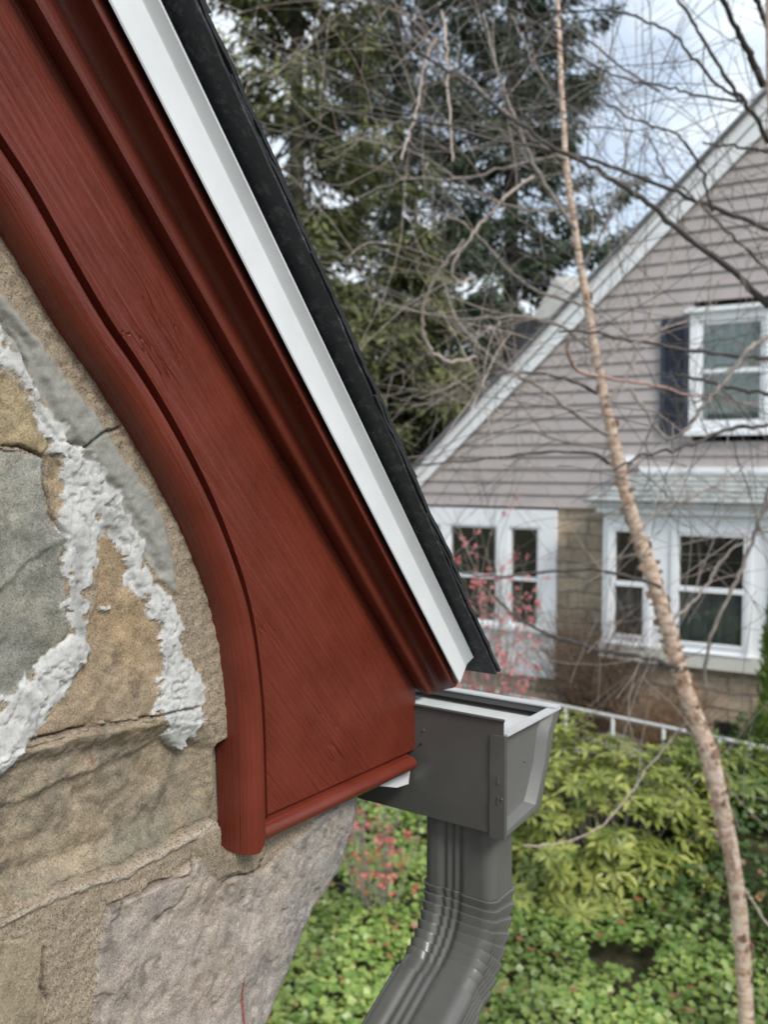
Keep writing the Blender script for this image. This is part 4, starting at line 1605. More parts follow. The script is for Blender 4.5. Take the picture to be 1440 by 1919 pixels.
# left window group: three sash windows in one white surround, white panel below
lo = .035
lz1, lz0 = z_eave - .03, pf(960, 1195, lo)[1]
m1, m2 = pf(838, 1080, lo)[0], pf(944, 1080, lo)[0]
lw = sash_window(wl0, wl1, lz0, lz1, lo, .19, pf(930, 1081, lo)[1], None, mullions=(), sash=.001, label='white triple window at the left end') if False else None
def group_window(s_edges, z0, z1, off, rails_z, label):
    """panes given as (s0, s1, z0, z1) holes in a white surround"""
    wmb = MB()
    S0, S1 = s_edges[0], s_edges[-1]
    holes = [(s_edges[i], s_edges[i + 1]) for i in range(1, len(s_edges) - 1, 2)]
    fbox(wmb, S0, S1, z1, lz1, off - .04, off + .030)
    fbox(wmb, S0, S1, lz0 - .10, z0, off - .04, off + .030)
    cuts = [S0] + [q for h in holes for q in h] + [S1]
    for i in range(0, len(cuts), 2):
        fbox(wmb, cuts[i], cuts[i + 1], z0, z1, off - .04, off + .030)
    w = wmb.build('window', M_TRIM, far, label=label)
    sm, gm = MB(), MB()
    for a, b in holes:
        t = .028
        fbox(sm, a, a + t, z0, z1, off - .05, off + .016)
        fbox(sm, b - t, b, z0, z1, off - .05, off + .016)
        fbox(sm, a + t, b - t, z1 - t, z1, off - .05, off + .016)
        fbox(sm, a + t, b - t, z0, z0 + t, off - .05, off + .016)
        fbox(sm, a + t, b - t, rails_z - .022, rails_z + .022, off - .045, off + .022)
        fbox(gm, a + t * .8, b - t * .8, z0 + t * .8, z1 - t * .8, off - .025, off - .021)
    sm.build('sash', M_TRIM, w)
    gm.build('pane', M_GLASS, w)
    sl = MB()
    fbox(sl, S0 - .03, S1 + .03, z0 - .055, z0 - .004, off + .031, off + .075)
    sl.build('sill', M_TRIM, w)
    return w


lw = group_window([wl0, pf(758, 1080, lo)[0], pf(828, 1080, lo)[0], pf(842, 1080, lo)[0], pf(934, 1080, lo)[0], pf(955, 1080, lo)[0], pf(1012, 1080, lo)[0], wl1],
                  pf(930, 1168, lo)[1], pf(930, 985, lo)[1], lo, pf(930, 1081, lo)[1], 'white window group at the left end of the stone wall')
mb = MB()
fbox(mb, wl0, wl1, pf(960, 1262, lo)[1], lz0 - .104, -.011, lo + .02)
mb.build('panel', M_TRIM, far, label='white panel below the left windows')

# bay window
bo = .42
B = lambda x, y: pf(x, y, bo)
bs0, bs1 = B(1130, 1100)[0], B(1130, 1100)[0] + 2.25
bz1, bz0 = B(1200, 962)[1], B(1130, 1203)[1]
h1 = (B(1148, 1100)[0], B(1212, 1100)[0], B(1150, 1192)[1], B(1150, 990)[1], B(1180, 1094)[1])
h2 = (B(1268, 1100)[0], B(1400, 1100)[0], B(1330, 1212)[1], B(1330, 1000)[1], B(1330, 1106)[1])
h3 = (B(1455, 1100)[0], B(1455, 1100)[0] + (h1[1] - h1[0]), h1[2], h1[3], h1[4])
holes = [h1, h2, h3]
mb = MB()
zlo, zhi = min(h[2] for h in holes), max(h[3] for h in holes)
fbox(mb, bs0, bs1, bz0, zlo, bo - .06, bo)
fbox(mb, bs0, bs1, zhi, bz1, bo - .06, bo)
cuts = [bs0, h1[0], h1[1], h2[0], h2[1], h3[0], h3[1], bs1]
for i in range(0, 8, 2):
    fbox(mb, cuts[i], cuts[i + 1], zlo, zhi, bo - .06, bo)
for h in holes:
    if h[2] > zlo + .005:
        fbox(mb, h[0], h[1], zlo, h[2], bo - .06, bo)
    if h[3] < zhi - .005:
        fbox(mb, h[0], h[1], h[3], zhi, bo - .06, bo)
fbox(mb, bs0, bs0 + .06, bz0, bz1, -.01, bo - .06)
fbox(mb, bs1 - .06, bs1, bz0, bz1, -.01, bo - .06)
bay = mb.build('bay_window', M_TRIM, far, label='white bay window with grey curtains')
sm, gm = MB(), MB()
for k_, (a, b, z0, z1, rz) in enumerate(holes):
    t = .030
    fbox(sm, a, a + t, z0, z1, bo - .05, bo + .015)
    fbox(sm, b - t, b, z0, z1, bo - .05, bo + .015)
    fbox(sm, a + t, b - t, z1 - t, z1, bo - .05, bo + .015)
    fbox(sm, a + t, b - t, z0, z0 + t, bo - .05, bo + .015)
    fbox(sm, a + t, b - t, rz - .024, rz + .024, bo - .045, bo + .022)
    # outer casing beads
    fbox(sm, a - .05, a - .001, z0 - .06, z1 + .05, bo + .001, bo + .024)
    fbox(sm, b + .001, b + .05, z0 - .06, z1 + .05, bo + .001, bo + .024)
    fbox(sm, a, b, z1 + .001, z1 + .05, bo + .001, bo + .024)
    fbox(sm, a - .06, b + .06, z0 - .105, z0 - .061, bo + .001, bo + .05)
    fbox(gm, a + t * .8, b - t * .8, z0 + t * .8, z1 - t * .8, bo - .026, bo - .022)
    if k_ == 1:
        lt = MB()
        for fx in (1 / 3, 2 / 3):
            q = a + (b - a) * fx
            fbox(lt, q - .010, q + .010, rz + .025, z1 - t, bo - .055, bo - .045)
        fbox(lt, a + t, b - t, (rz + z1) / 2 - .010, (rz + z1) / 2 + .010, bo - .0545, bo - .0455)
        lt.build('glazing_bar', mat_simple('grey_glazing_bar', (.16, .15, .15), .6), bay)
    v = []
    for j in range(61):
        q = j / 60
        s = a + (b - a) * q
        dep = bo - .17 + .03 * math.sin(q * (b - a) * 46 + k_) + .012 * math.sin(q * (b - a) * 101)
        v += [fw(s, z0, dep), fw(s, rz + (.0 if k_ != 1 else .0), dep)]
    mesh('curtain', v, [(2 * j, 2 * j + 2, 2 * j + 3, 2 * j + 1) for j in range(60)], M_CURT, bay, smooth=True)
sm.build('sash', M_TRIM, bay)
gm.build('pane', M_GLASS, bay)
mb = MB()
fbox(mb, bs0 - .03, bs1 + .03, bz0 - .16, bz0 - .002, .0, bo + .05)
mb.build('bay_base', mat_simple('cream_trim_paint', (.60, .60, .54), .6, .06, 4), far)
mb = MB()
fbox(mb, bs0 - .06, bs1 + .06, bz1 + .001, bz1 + .075, -.01, bo + .07)
fbox(mb, bs0 - .10, bs1 + .10, bz1 + .077, bz1 + .125, -.01, bo + .12)
mb.build('cornice', M_TRIM, far)
# stone under the bay
mb = MB()
fbox(mb, bs0 + .02, bs1 - .02, zg, bz0 - .163, .0, bo - .05)
mb.build('wall', M_ASH, far)
# bay roof: hipped slope of pale slates
zr0, zr1 = bz1 + .127, pf(1300, 884)[1]
rv = [fw(bs0 - .16, zr0, bo + .17), fw(bs1 + .16, zr0, bo + .17), fw(bs1 - .30, zr1, .028), fw(bs0 + .30, zr1, .028), fw(bs0 - .16, zr0, .0), fw(bs1 + .16, zr0, .0)]
rows = 6
mb = MB()
for r in range(rows):
    t0, t1 = r / rows, (r + 1) / rows
    def lerp(P, Q, t):
        return P * (1 - t) + Q * t
    a, b = lerp(rv[0], rv[3], t0), lerp(rv[1], rv[2], t0)
    c, d = lerp(rv[1], rv[2], t1 + .02), lerp(rv[0], rv[3], t1 + .02)
    up = Z * .014 + FN * .010
    mb.prism([a + up, b + up, c, d], [a - Z * .01, b - Z * .01, c - Z * .01, d - Z * .01])
mb.add([rv[0], rv[3], rv[4]], [(0, 1, 2)])
mb.add([rv[1], rv[2], rv[5]], [(0, 1, 2)])
mb.add([rv[0], rv[1], rv[5], rv[4]], [(0, 1, 2, 3)])
mb.build('bay_roof', M_SLATE, far, label='pale green slate roof of the bay')
mb = MB()
fbox(mb, bs0 + .28, bs1 - .28, zr1 - .005, zr1 + .05, .026, .05)
mb.build('bay_flashing', M_TRIM, far)
# small lamp on the siding
lp = pf(1181, 858, .06)
mb = MB()
fbox(mb, lp[0] - .045, lp[0] + .045, lp[1] - .05, lp[1] + .03, .03, .10)
lmp = mb.build('wall_lamp', M_TRIM, far, label='small white lamp on the siding')
mb = MB()
mb.tube([fw(lp[0] - .03, lp[1] - .03, .10), fw(lp[0] - .05, lp[1] - .07, .16), fw(lp[0] - .055, lp[1] - .085, .18)], [.025, .045, .05], 12)
mb.build('lamp_head', M_TRIM, lmp, smooth=True, sharp=40)
# dark sheet: shade of a recess painted on the stone under the bay
cv = [B(1338, 1362), B(1385, 1362), B(1385, 1335), B(1338, 1335)]
mb = MB()
fbox(mb, cv[0][0], cv[1][0], B(1340, 1392)[1], B(1340, 1352)[1], bo - .049, bo - .044)
mb.build('recess_shade', mat_simple('recess_shade_black', (.012, .013, .013), .25), far)

# pale roofed wing behind the rake
wing = thing('pale_roof_house', 'pale shingled roof slope of a building behind the taupe gable', 'house', tuple(fw(-1.5, 0, -5)))
Wp = lambda x, y: pf(x, y, -5.0)
p0, p1, p2, p3 = Wp(925, 760), Wp(1083, 518), Wp(1125, 505), Wp(1250, 505)
mb = MB()
mb.prism([fw(*Wp(905, 770), -5.0), fw(*Wp(1042, 518), -5.0), fw(*Wp(1300, 500), -5.6), fw(*Wp(1300, 830), -5.0)],
         [fw(*Wp(905, 770), -5.3), fw(*Wp(1042, 518), -5.3), fw(*Wp(1300, 500), -5.75), fw(*Wp(1300, 830), -5.3)])
mb.build('roof', M_PALE, wing)
wa = Wp(915, 835)
mb = MB()
r_ = [(wa[0], 0), (Wp(1300, 830)[0], 0), (Wp(1300, 830)[0], wa[1] - .02), (wa[0], wa[1] - .02)]
mb.prism([fw(s, z, -5.2) for s, z in r_], [fw(s, z, -7.5) for s, z in r_])
mb.build('wall', M_SIDE, wing)

# ================================================================== RAILING
M_RAIL = mat_simple('white_pipe_paint', (.48, .49, .48), .5, .12, 9)
rA, rB = at(1049, 1322, 8.9), at(1440, 1402, 7.9)
lA, lB = at(1040, 1385, 8.9), at(1440, 1478, 7.9)
railing = thing('pipe_railing', 'low white pipe railing in front of the far house', 'railing', (rA[0], rA[1], float(ground_z(rA[0], rA[1]))))
def pl(P, Q, t):
    return P + (Q - P) * t
for P, Q in ((rA, rB), (lA, lB)):
    mb = MB()
    mb.tube([pl(P, Q, t) for t in np.linspace(-.55, 1.9, 20)], .019, 8)
    mb.build('rail', M_RAIL, railing, smooth=True)
for t in (-.5, -.25, .035, .28, .53, .79, .925, 1.2, 1.5, 1.85):
    a, b = pl(rA, rB, t), pl(lA, lB, t)
    mb = MB()
    b2 = b.copy()
    b2[2] = float(ground_z(b[0], b[1])) - .1
    mb.tube([a, np.array([a[0], a[1], b2[2]])], .019, 8)
    mb.build('post', M_RAIL, railing, smooth=True)
# pale gravel path beyond the railing
def path_strip():
    m = mat_simple('pale_gravel', (.50, .45, .37), .95, .45, 40, bump=.9, bscale=60, bdist=.03)
    P0, P1 = at(1180, 1400, 9.2), at(1440, 1420, 8.6)
    d = (P1 - P0)
    d[2] = 0
    d /= np.linalg.norm(d)
    nrm = np.array([-d[1], d[0], 0])
    v, f = [], []
    k = 40
    for i in range(k + 1):
        c = P0 + d * (-.5 + i * .18)
        for j in range(9):
            q = c + nrm * (-.55 + .9 * j / 8 + .05 * math.sin(i * 1.3))
            v.append((q[0], q[1], float(ground_z(q[0], q[1])) + .012 + .02 * random.random()))
    for i in range(k):
        for j in range(8):
            f.append((i * 9 + j, i * 9 + j + 1, (i + 1) * 9 + j + 1, (i + 1) * 9 + j))
    o = mesh('gravel_path', v, f, m, kind='structure')
    return o
path_strip()

# ================================================================== FOLIAGE TOOLS
def leaves(cent, axis, nrm, length, width, fold=.25, curve=.0):
    """five-point folded leaves: centre array (k,3), pointing along axis, blade facing nrm"""
    cent, axis, nrm = (np.asarray(q, float) for q in (cent, axis, nrm))
    axis = axis / (np.linalg.norm(axis, axis=1, keepdims=True) + 1e-9)
    side = np.cross(axis, nrm)
    side /= np.linalg.norm(side, axis=1, keepdims=True) + 1e-9
    nrm = np.cross(side, axis)
    L = np.broadcast_to(np.asarray(length, float), (len(cent),))[:, None]
    Wd = np.broadcast_to(np.asarray(width, float), (len(cent),))[:, None]
    b = cent
    mpt = cent + axis * L * .55 - nrm * Wd * fold
    l = cent + axis * L * .5 + side * Wd * .5
    r = cent + axis * L * .5 - side * Wd * .5
    t = cent + axis * L - nrm * L * curve
    v = np.stack([b, l, mpt, r, t], 1).reshape(-1, 3)
    k = len(cent)
    o = (np.arange(k) * 5)[:, None]
    f = np.concatenate([o + np.array([0, 2, 1]), o + np.array([0, 3, 2]), o + np.array([1, 2, 4]), o + np.array([2, 3, 4])], 0)
    return v, f.astype(np.int32)


def unit(k):
    d = rng.normal(size=(k, 3))
    return d / np.linalg.norm(d, axis=1, keepdims=True)


def per_leaf(cols):
    return np.repeat(cols, 5, axis=0)


M_IVY = mat_tint('ivy_leaf', rough=.38, grain=60, gvar=.15, bump=0, trans=.25, spec=.5, big=3, bigvar=.1)
M_RHODO = mat_tint('rhododendron_leaf', rough=.36, grain=60, gvar=.12, bump=0, trans=.22, spec=.5, big=3, bigvar=.1)
M_NEED = mat_tint('spruce_needles', rough=.7, grain=20, gvar=.3, bump=0, trans=.2, spec=.2, big=.7, bigvar=.25)
M_PETAL = mat_tint('pink_petal', rough=.6, grain=60, gvar=.12, bump=0, trans=.3, spec=.2, big=3, bigvar=.1)
M_TWIG = mat_simple('grey_brown_twig', (.27, .235, .21), .8, .25, 30)
M_TWIGD = mat_simple('dark_twig', (.075, .066, .062), .8, .25, 30)
M_TWIGL = mat_simple('pale_twig', (.46, .38, .33), .75, .2, 30)

# ---- ivy ground cover
K = 60000
ix = rng.uniform(-3.2, 4.6, K)
iy = rng.uniform(3.6, 9.2, K)
dens = vnoise(ix / .5, iy / .5, 801) * .6 + vnoise(ix / .16, iy / .16, 803) * .5
ok = dens > .30
ok &= ~((np.abs(ix - 2.0) < 1.5) & (iy > 7.6))
ok &= ((ix - ORG[0]) * N[0] + (iy - ORG[1]) * N[1]) > -8
ix, iy = ix[ok], iy[ok]
hgt = .05 + .16 * vnoise(ix / .45, iy / .45, 805) + rng.uniform(0, .06, len(ix))
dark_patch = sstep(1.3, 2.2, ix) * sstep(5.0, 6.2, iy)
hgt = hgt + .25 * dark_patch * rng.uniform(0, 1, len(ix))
cent = np.stack([ix, iy, ground_z(ix, iy) + hgt], 1)
ax = unit(len(ix))
ax[:, 2] *= .35
nr = np.array([0, -.35, 1.0]) + .55 * unit(len(ix))
sz = rng.uniform(.035, .070, len(ix))
v, f = leaves(cent, ax, nr, sz, sz * .95, .12, .1)
tone = rng.uniform(0, 1, len(ix))[:, None]
pt = sstep(.35, .7, vnoise(ix / .7, iy / .7, 807))[:, None]
col = (np.array([.10, .19, .035]) * (1 - tone) + np.array([.29, .36, .10]) * tone) * (.85 + .55 * pt)
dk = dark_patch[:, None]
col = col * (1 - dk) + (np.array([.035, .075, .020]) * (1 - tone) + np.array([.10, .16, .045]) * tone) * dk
brn = rng.uniform(size=len(ix)) < .025
col[brn] = np.array([.30, .16, .075])
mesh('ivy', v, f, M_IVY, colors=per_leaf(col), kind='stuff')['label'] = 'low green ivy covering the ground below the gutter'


# ---- shrubs with whorled leaves
def rhododendron(name, label, centre, rad, nw, seed, cols, lleaf=(.105, .155)):
    r = np.random.default_rng(seed)
    base = np.array([centre[0], centre[1], float(ground_z(centre[0], centre[1]))])
    t = thing(name, label, 'shrub', tuple(base))
    tips, sv = [], MB()
    cz_ = base + np.array([0, 0, rad[2] * .15])
    P = r.normal(size=(nw, 3))
    P /= np.linalg.norm(P, axis=1, keepdims=True)
    P[:, 2] = np.abs(P[:, 2]) * 1.0 - .15
    rr = r.uniform(.62, 1.05, nw) ** .6
    lump = 1 + .28 * fbm(P[:, 0] * 2 + seed, P[:, 1] * 2 + P[:, 2], .8, seed, 3)
    tip = cz_ + P * np.array(rad) * (rr * lump)[:, None]
    tip[:, 2] = np.maximum(tip[:, 2], base[2] + .10)
    for k in range(0, nw, 3):
        a = base + np.array([r.uniform(-.12, .12), r.uniform(-.12, .12), -.05])
        mid = a * .45 + tip[k] * .55 + np.array([0, 0, -.12 * rad[2]])
        pts = smooth_path([a, mid, tip[k]], 7, 2)
        sv.tube(pts, np.linspace(.010, .003, 7), 4, cap=False)
    sv.build('stems', M_TWIG, t)
    C_, A_, N_, L_, K_ = [], [], [], [], []
    for k in range(nw):
        out = tip[k] - cz_
        out = out / (np.linalg.norm(out) + 1e-9)
        upd = out * .6 + np.array([0, 0, .75])
        upd /= np.linalg.norm(upd)
        m_ = r.integers(7, 12)
        a0 = r.uniform(0, 6.28)
        e1 = np.cross(upd, [.3, .5, .1])
        e1 /= np.linalg.norm(e1)
        e2 = np.cross(upd, e1)
        tone = r.uniform()
        for j in range(m_):
            an = a0 + j * 6.283 / m_ + r.normal(0, .15)
            rad_d = e1 * math.cos(an) + e2 * math.sin(an)
            lift = r.uniform(-.35, .55)
            A_.append(rad_d + upd * lift)
            N_.append(upd - rad_d * lift * .6 + r.normal(0, .15, 3))
            C_.append(tip[k] + rad_d * .008)
            L_.append(r.uniform(*lleaf))
            q = np.clip(tone + r.normal(0, .2), 0, 1)
            K_.append(cols[0] * (1 - q) + cols[1] * q)
    L_ = np.array(L_)
    v, f = leaves(np.array(C_), np.array(A_), np.array(N_), L_, L_ * .31, .18, .14)
    mesh('foliage', v, f, M_RHODO, t, colors=per_leaf(np.array(K_)))
    return t


YG = (np.array([.125, .18, .035]), np.array([.42, .45, .12]))
DG = (np.array([.075, .12, .026]), np.array([.27, .33, .08]))
p = at(1130, 1560, 6.7)
rhododendron('rhododendron', 'yellow green rhododendron bush behind the gutter and the birch trunk', p, (1.0, .68, 1.04), 720, 21, YG, lleaf=(.085, .135))
p = at(1340, 1560, 7.2)
rhododendron('rhododendron', 'darker green rhododendron to the right of the birch trunk', p, (.75, .55, .50), 260, 23, DG)

# ---- twiggy shrubs with or without blossom
def twig_shrub(name, label, centre, hgt_, spread, stems, seed, mat, blossom=0, bcol=None, lean=(0, 0), bsize=(.022, .036), group=None, fine=5):
    r = np.random.default_rng(seed)
    base = np.array([centre[0], centre[1], float(ground_z(centre[0], centre[1]))])
    t = thing(name, label, 'shrub', tuple(base), group)
    mb = MB()
    spots = []
    for k in range(stems):
        an = r.uniform(0, 6.283)
        out = np.array([math.cos(an), math.sin(an), 0]) * spread * r.uniform(.2, 1.0)
        h = hgt_ * r.uniform(.55, 1.05)
        a = base + out * .15 + np.array([0, 0, -.03])
        tipp = base + out + np.array([lean[0], lean[1], h])
        mid = (a + tipp) / 2 + r.normal(0, .09, 3) * hgt_ * .5 + np.array([0, 0, .12 * h])
        pts = smooth_path([a, mid, tipp], 12, 2)
        pts[1:-1] += r.normal(0, .008, (10, 3))
        mb.tube(pts, np.linspace(.007, .0018, 12), 4, cap=False)
        spots += list(pts[4:])
        for j in range(fine):
            s = pts[r.integers(3, 11)]
            d = r.normal(0, 1, 3)
            d[2] = abs(d[2]) * .8
            d = d / np.linalg.norm(d) * r.uniform(.12, .38) * hgt_ * .6
            q = smooth_path([s, s + d * .5 + r.normal(0, .03, 3), s + d], 6, 1)
            mb.tube(q, np.linspace(.0028, .0012, 6), 3, cap=False)
            spots += list(q[1:])
    mb.build('twigs', mat, t)
    if blossom:
        spots = np.array(spots)
        pick = spots[r.integers(0, len(spots), blossom)]
        C_ = np.repeat(pick, 6, axis=0) + r.normal(0, .012, (blossom * 6, 3))
        A_ = r.normal(size=(blossom * 6, 3))
        N_ = r.normal(size=(blossom * 6, 3)) + np.array([-.3, -1.0, .6])
        s_ = r.uniform(*bsize, blossom * 6)
        v, f = leaves(C_, A_, N_, s_, s_ * .9, .1, .1)
        q = np.repeat(r.uniform(0, 1, blossom), 6)[:, None]
        mesh('blossoms', v, f, M_PETAL, t, colors=per_leaf(bcol[0] * (1 - q) + bcol[1] * q))
    return t


PINK = (np.array([.66, .17, .18]), np.array([.80, .36, .36]))
CORAL = (np.array([.70, .16, .13]), np.array([.82, .32, .27]))
p = at(920, 1300, 8.3)
twig_shrub('flowering_quince', 'pink blossoming quince in front of the left white windows', p, 2.35, .62, 46, 31, M_TWIG, 300, PINK)
p = at(700, 1600, 6.2)
twig_shrub('flowering_quince', 'coral blossoming quince seen under the gutter beside the corner stone', p, 1.30, .45, 18, 33, M_TWIG, 75, CORAL)
p = at(1110, 1290, 9.7)
twig_shrub('bare_shrub', 'brown bare twiggy shrub against the stone wall under the bay', p, 1.45, 1.0, 220, 35, mat_simple('brown_twig', (.13, .090, .062), .85, .25, 20), fine=7)
p = at(1240, 1340, 9.1)
twig_shrub('bare_shrub', 'low rusty dead shrub behind the white railing', p, .75, .80, 90, 37, mat_simple('rust_twig', (.20, .125, .070), .85, .25, 20), fine=7)

# small upright evergreen at the right edge
def column_shrub(name, label, centre, hgt_, rad, seed):
    r = np.random.default_rng(seed)
    base = np.array([centre[0], centre[1], float(ground_z(centre[0], centre[1]))])
    t = thing(name, label, 'shrub', tuple(base))
    mb = MB()
    mb.tube([base, base + np.array([.02, 0, hgt_ * .5]), base + np.array([0, 0, hgt_ * .95])], [.02, .012, .004], 6)
    mb.build('trunk', M_TWIG, t)
    k = 2600
    h = r.uniform(.02, 1, k)
    rr = rad * (1 - h ** 1.6) * np.sqrt(r.uniform(.2, 1, k))
    an = r.uniform(0, 6.283, k)
    lump = 1 + .3 * np.sin(an * 3 + h * 9)
    P = base + np.stack([np.cos(an) * rr * lump, np.sin(an) * rr * lump, h * hgt_], 1)
    A_ = np.stack([np.cos(an) * .6, np.sin(an) * .6, np.full(k, 1.0)], 1) + .3 * r.normal(size=(k, 3))
    v, f = leaves(P, A_, r.normal(size=(k, 3)), r.uniform(.05, .11, k), .022, .1, .1)
    q = r.uniform(size=k)[:, None]
    mesh('foliage', v, f, M_RHODO, t, colors=per_leaf(np.array([.05, .11, .018]) * (1 - q) + np.array([.19, .27, .05]) * q))
    return t


p = at(1452, 1300, 8.3)
column_shrub('upright_evergreen', 'bright green narrow evergreen at the right end of the bay window', p, 1.75, .17, 41)

# ================================================================== CONIFERS
M_BARK = mat_simple('dark_spruce_bark', (.070, .062, .046), .9, .3, 6, bump=.6, bscale=12, bdist=.03)


def spruce(label, x, y, hgt_, rad, seed, cols, z_start=1.0, spray=44, whorl=.42, droop=.34, group='conifers behind the houses'):
    r = np.random.default_rng(seed)
    base = np.array([x, y, float(ground_z(x, y)) - .1])
    t = thing('spruce_tree', label, 'tree', tuple(base), None)
    mb = MB()
    mb.tube([base, base + Z * hgt_ * .5, base + Z * hgt_], [.24, .14, .02], 9)
    mb.build('trunk', M_BARK, t, smooth=True)
    limb = MB()
    C_, A_, N_, L_, K_ = [], [], [], [], []
    h = z_start
    while h < hgt_ - .3:
        fr = (h - z_start) / (hgt_ - z_start)
        Lb = rad * (1 - fr) ** .75 * r.uniform(.72, 1.12)
        nb = 4 if fr < .7 else 3
        a0 = r.uniform(0, 6.283)
        for b in range(nb):
            an = a0 + b * 6.283 / nb + r.normal(0, .3)
            L = Lb * r.uniform(.6, 1.18)
            d = np.array([math.cos(an), math.sin(an), 0])
            s0_ = base + Z * (h + r.uniform(-.2, .2))
            tt = np.linspace(0, 1, 9)
            zc_ = -droop * L * np.sin(tt * 1.9) + .20 * L * tt ** 3
            pts = s0_ + d * (L * tt)[:, None] + Z * zc_[:, None]
            pts[:, :2] += np.cumsum(r.normal(0, .03 * L / 9, (9, 2)), 0)
            limb.tube(pts, np.linspace(.035, .006, 9), 4, cap=False)
            side = np.cross(d, Z)
            m_ = int(spray * (L / rad) + 8)
            q = r.uniform(.12, 1.0, m_) ** .75
            pos = np.stack([np.interp(q, tt, pts[:, k]) for k in range(3)], 1)
            lat = r.choice([-1, 1], m_) * r.uniform(.0, .30, m_) * L * (1.15 - q)
            pos = pos + side * lat[:, None] - Z * (np.abs(lat) * .25)[:, None]
            nsub = 9
            pos = np.repeat(pos, nsub, axis=0) + r.normal(0, .11, (m_ * nsub, 3))
            A = d * .7 + side * np.sign(np.repeat(lat, nsub))[:, None] * .6 + r.normal(0, .45, (m_ * nsub, 3)) - Z * .55
            C_.append(pos)
            A_.append(A)
            N_.append(Z + .5 * r.normal(size=(m_ * nsub, 3)))
            L_.append(r.uniform(.14, .32, m_ * nsub))
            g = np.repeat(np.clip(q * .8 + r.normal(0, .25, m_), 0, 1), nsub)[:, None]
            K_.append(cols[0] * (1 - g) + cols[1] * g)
        h += whorl * r.uniform(.7, 1.3)
    C_, A_, N_, L_, K_ = (np.concatenate(q) for q in (C_, A_, N_, L_, K_))
    v, f = leaves(C_, A_, N_, L_, L_ * .27, .1, .1)
    lv = np.array(limb.v)
    lf = np.array([t3 for q in limb.f for t3 in ((q[0], q[1], q[2]), (q[0], q[2], q[3]))])
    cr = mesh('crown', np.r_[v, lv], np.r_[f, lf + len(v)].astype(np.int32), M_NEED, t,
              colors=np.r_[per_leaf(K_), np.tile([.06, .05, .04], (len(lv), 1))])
    return t


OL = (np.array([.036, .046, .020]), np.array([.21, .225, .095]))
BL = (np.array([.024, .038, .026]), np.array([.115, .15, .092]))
q = at(560, 900, 17.5)
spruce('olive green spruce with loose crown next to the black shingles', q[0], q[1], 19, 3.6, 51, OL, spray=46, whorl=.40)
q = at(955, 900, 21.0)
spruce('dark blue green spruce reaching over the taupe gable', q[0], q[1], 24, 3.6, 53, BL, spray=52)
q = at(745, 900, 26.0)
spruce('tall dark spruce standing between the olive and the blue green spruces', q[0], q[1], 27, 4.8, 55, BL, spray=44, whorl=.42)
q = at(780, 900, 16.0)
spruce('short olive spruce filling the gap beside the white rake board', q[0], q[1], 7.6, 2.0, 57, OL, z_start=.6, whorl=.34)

# far wood closing the horizon
wk = 16000
wx_ = rng.uniform(-95, 90, wk)
wy_ = 75 + rng.uniform(-4, 10, wk)
top_ = 4.2 + 2.6 * vnoise(wx_ / 7, wx_ * 0, 951) + 1.6 * vnoise(wx_ / 2.3, wx_ * 0, 953)
wz_ = top_ * rng.uniform(0, 1, wk) ** .8
v, f = leaves(np.stack([wx_, wy_, wz_], 1), unit(wk), unit(wk) + np.array([0, -.8, .5]), rng.uniform(.7, 1.5, wk), .7, .1, .1)
q = rng.uniform(size=wk)[:, None]
mesh('distant_wood', v, f, M_NEED, colors=per_leaf(np.array([.05, .055, .035]) * (1 - q) + np.array([.13, .13, .09]) * q), kind='stuff')['label'] = 'distant wood along the horizon'

# ================================================================== BIRCHES
def mat_birch():
    m, nt, b = new_mat('peeling_birch_bark')
    tc = node(nt, 'ShaderNodeTexCoord')
    mp = node(nt, 'ShaderNodeMapping')
    mp.inputs['Scale'].default_value = (1, 1, 2.6)
    nt.links.new(tc.outputs['Object'], mp.inputs['Vector'])
    nz = node(nt, 'ShaderNodeTexNoise', Scale=14.0, Detail=6.0, Roughness=.7)
    nt.links.new(mp.outputs['Vector'], nz.inputs['Vector'])
    rp = node(nt, 'ShaderNodeValToRGB')
    e = rp.color_ramp.elements
    e[0].position, e[0].color = .33, (.13, .075, .05, 1)
    e[1].position, e[1].color = .70, (.74, .64, .55, 1)
    e2 = e.new(.44)
    e2.color = (.58, .40, .28, 1)
    e3 = e.new(.56)
    e3.color = (.74, .58, .47, 1)
    nt.links.new(nz.outputs['Fac'], rp.inputs['Fac'])
    nt.links.new(rp.outputs['Color'], b.inputs['Base Color'])
    b.inputs['Roughness'].default_value = .75
    bp = node(nt, 'ShaderNodeBump', Strength=.9, Distance=.012)
    nt.links.new(nz.outputs['Fac'], bp.inputs['Height'])
    nt.links.new(bp.outputs['Normal'], b.inputs['Normal'])
    return m


M_BIRCH = mat_birch()
M_FLAKE = mat_tint('curled_bark_flake', rough=.7, grain=60, gvar=.2, bump=0, trans=.25, big=8, bigvar=.2)
BD = 5.0                                                # distance of the birch
TR = [(1040, -420, 7), (1044, -200, 9), (1046, 0, 11), (1052, 150, 13), (1058, 280, 17), (1072, 380, 20), (1085, 470, 19), (1103, 580, 22), (1120, 680, 23), (1135, 770, 26), (1155, 850, 33),
      (1175, 930, 33), (1195, 1000, 35), (1225, 1090, 39), (1250, 1170, 42), (1272, 1250, 44), (1300, 1330, 46), (1330, 1410, 48), (1350, 1500, 43), (1370, 1600, 41), (1385, 1700, 39), (1395, 1800, 38), (1402, 1919, 38), (1404, 2010, 44)]
tp = np.array([at(x, y, BD + .0004 * (900 - y)) for x, y, w in TR])
tw = np.array([.70 * w * BD / FPX / 2 for x, y, w in TR])
root = tp[-1].copy()
root[2] = float(ground_z(root[0], root[1])) - .05
birch = thing('river_birch', 'leaning river birch with pinkish peeling bark and bare tangled twigs', 'tree', tuple(root))
tt = resample(np.c_[tp, tw], 140)
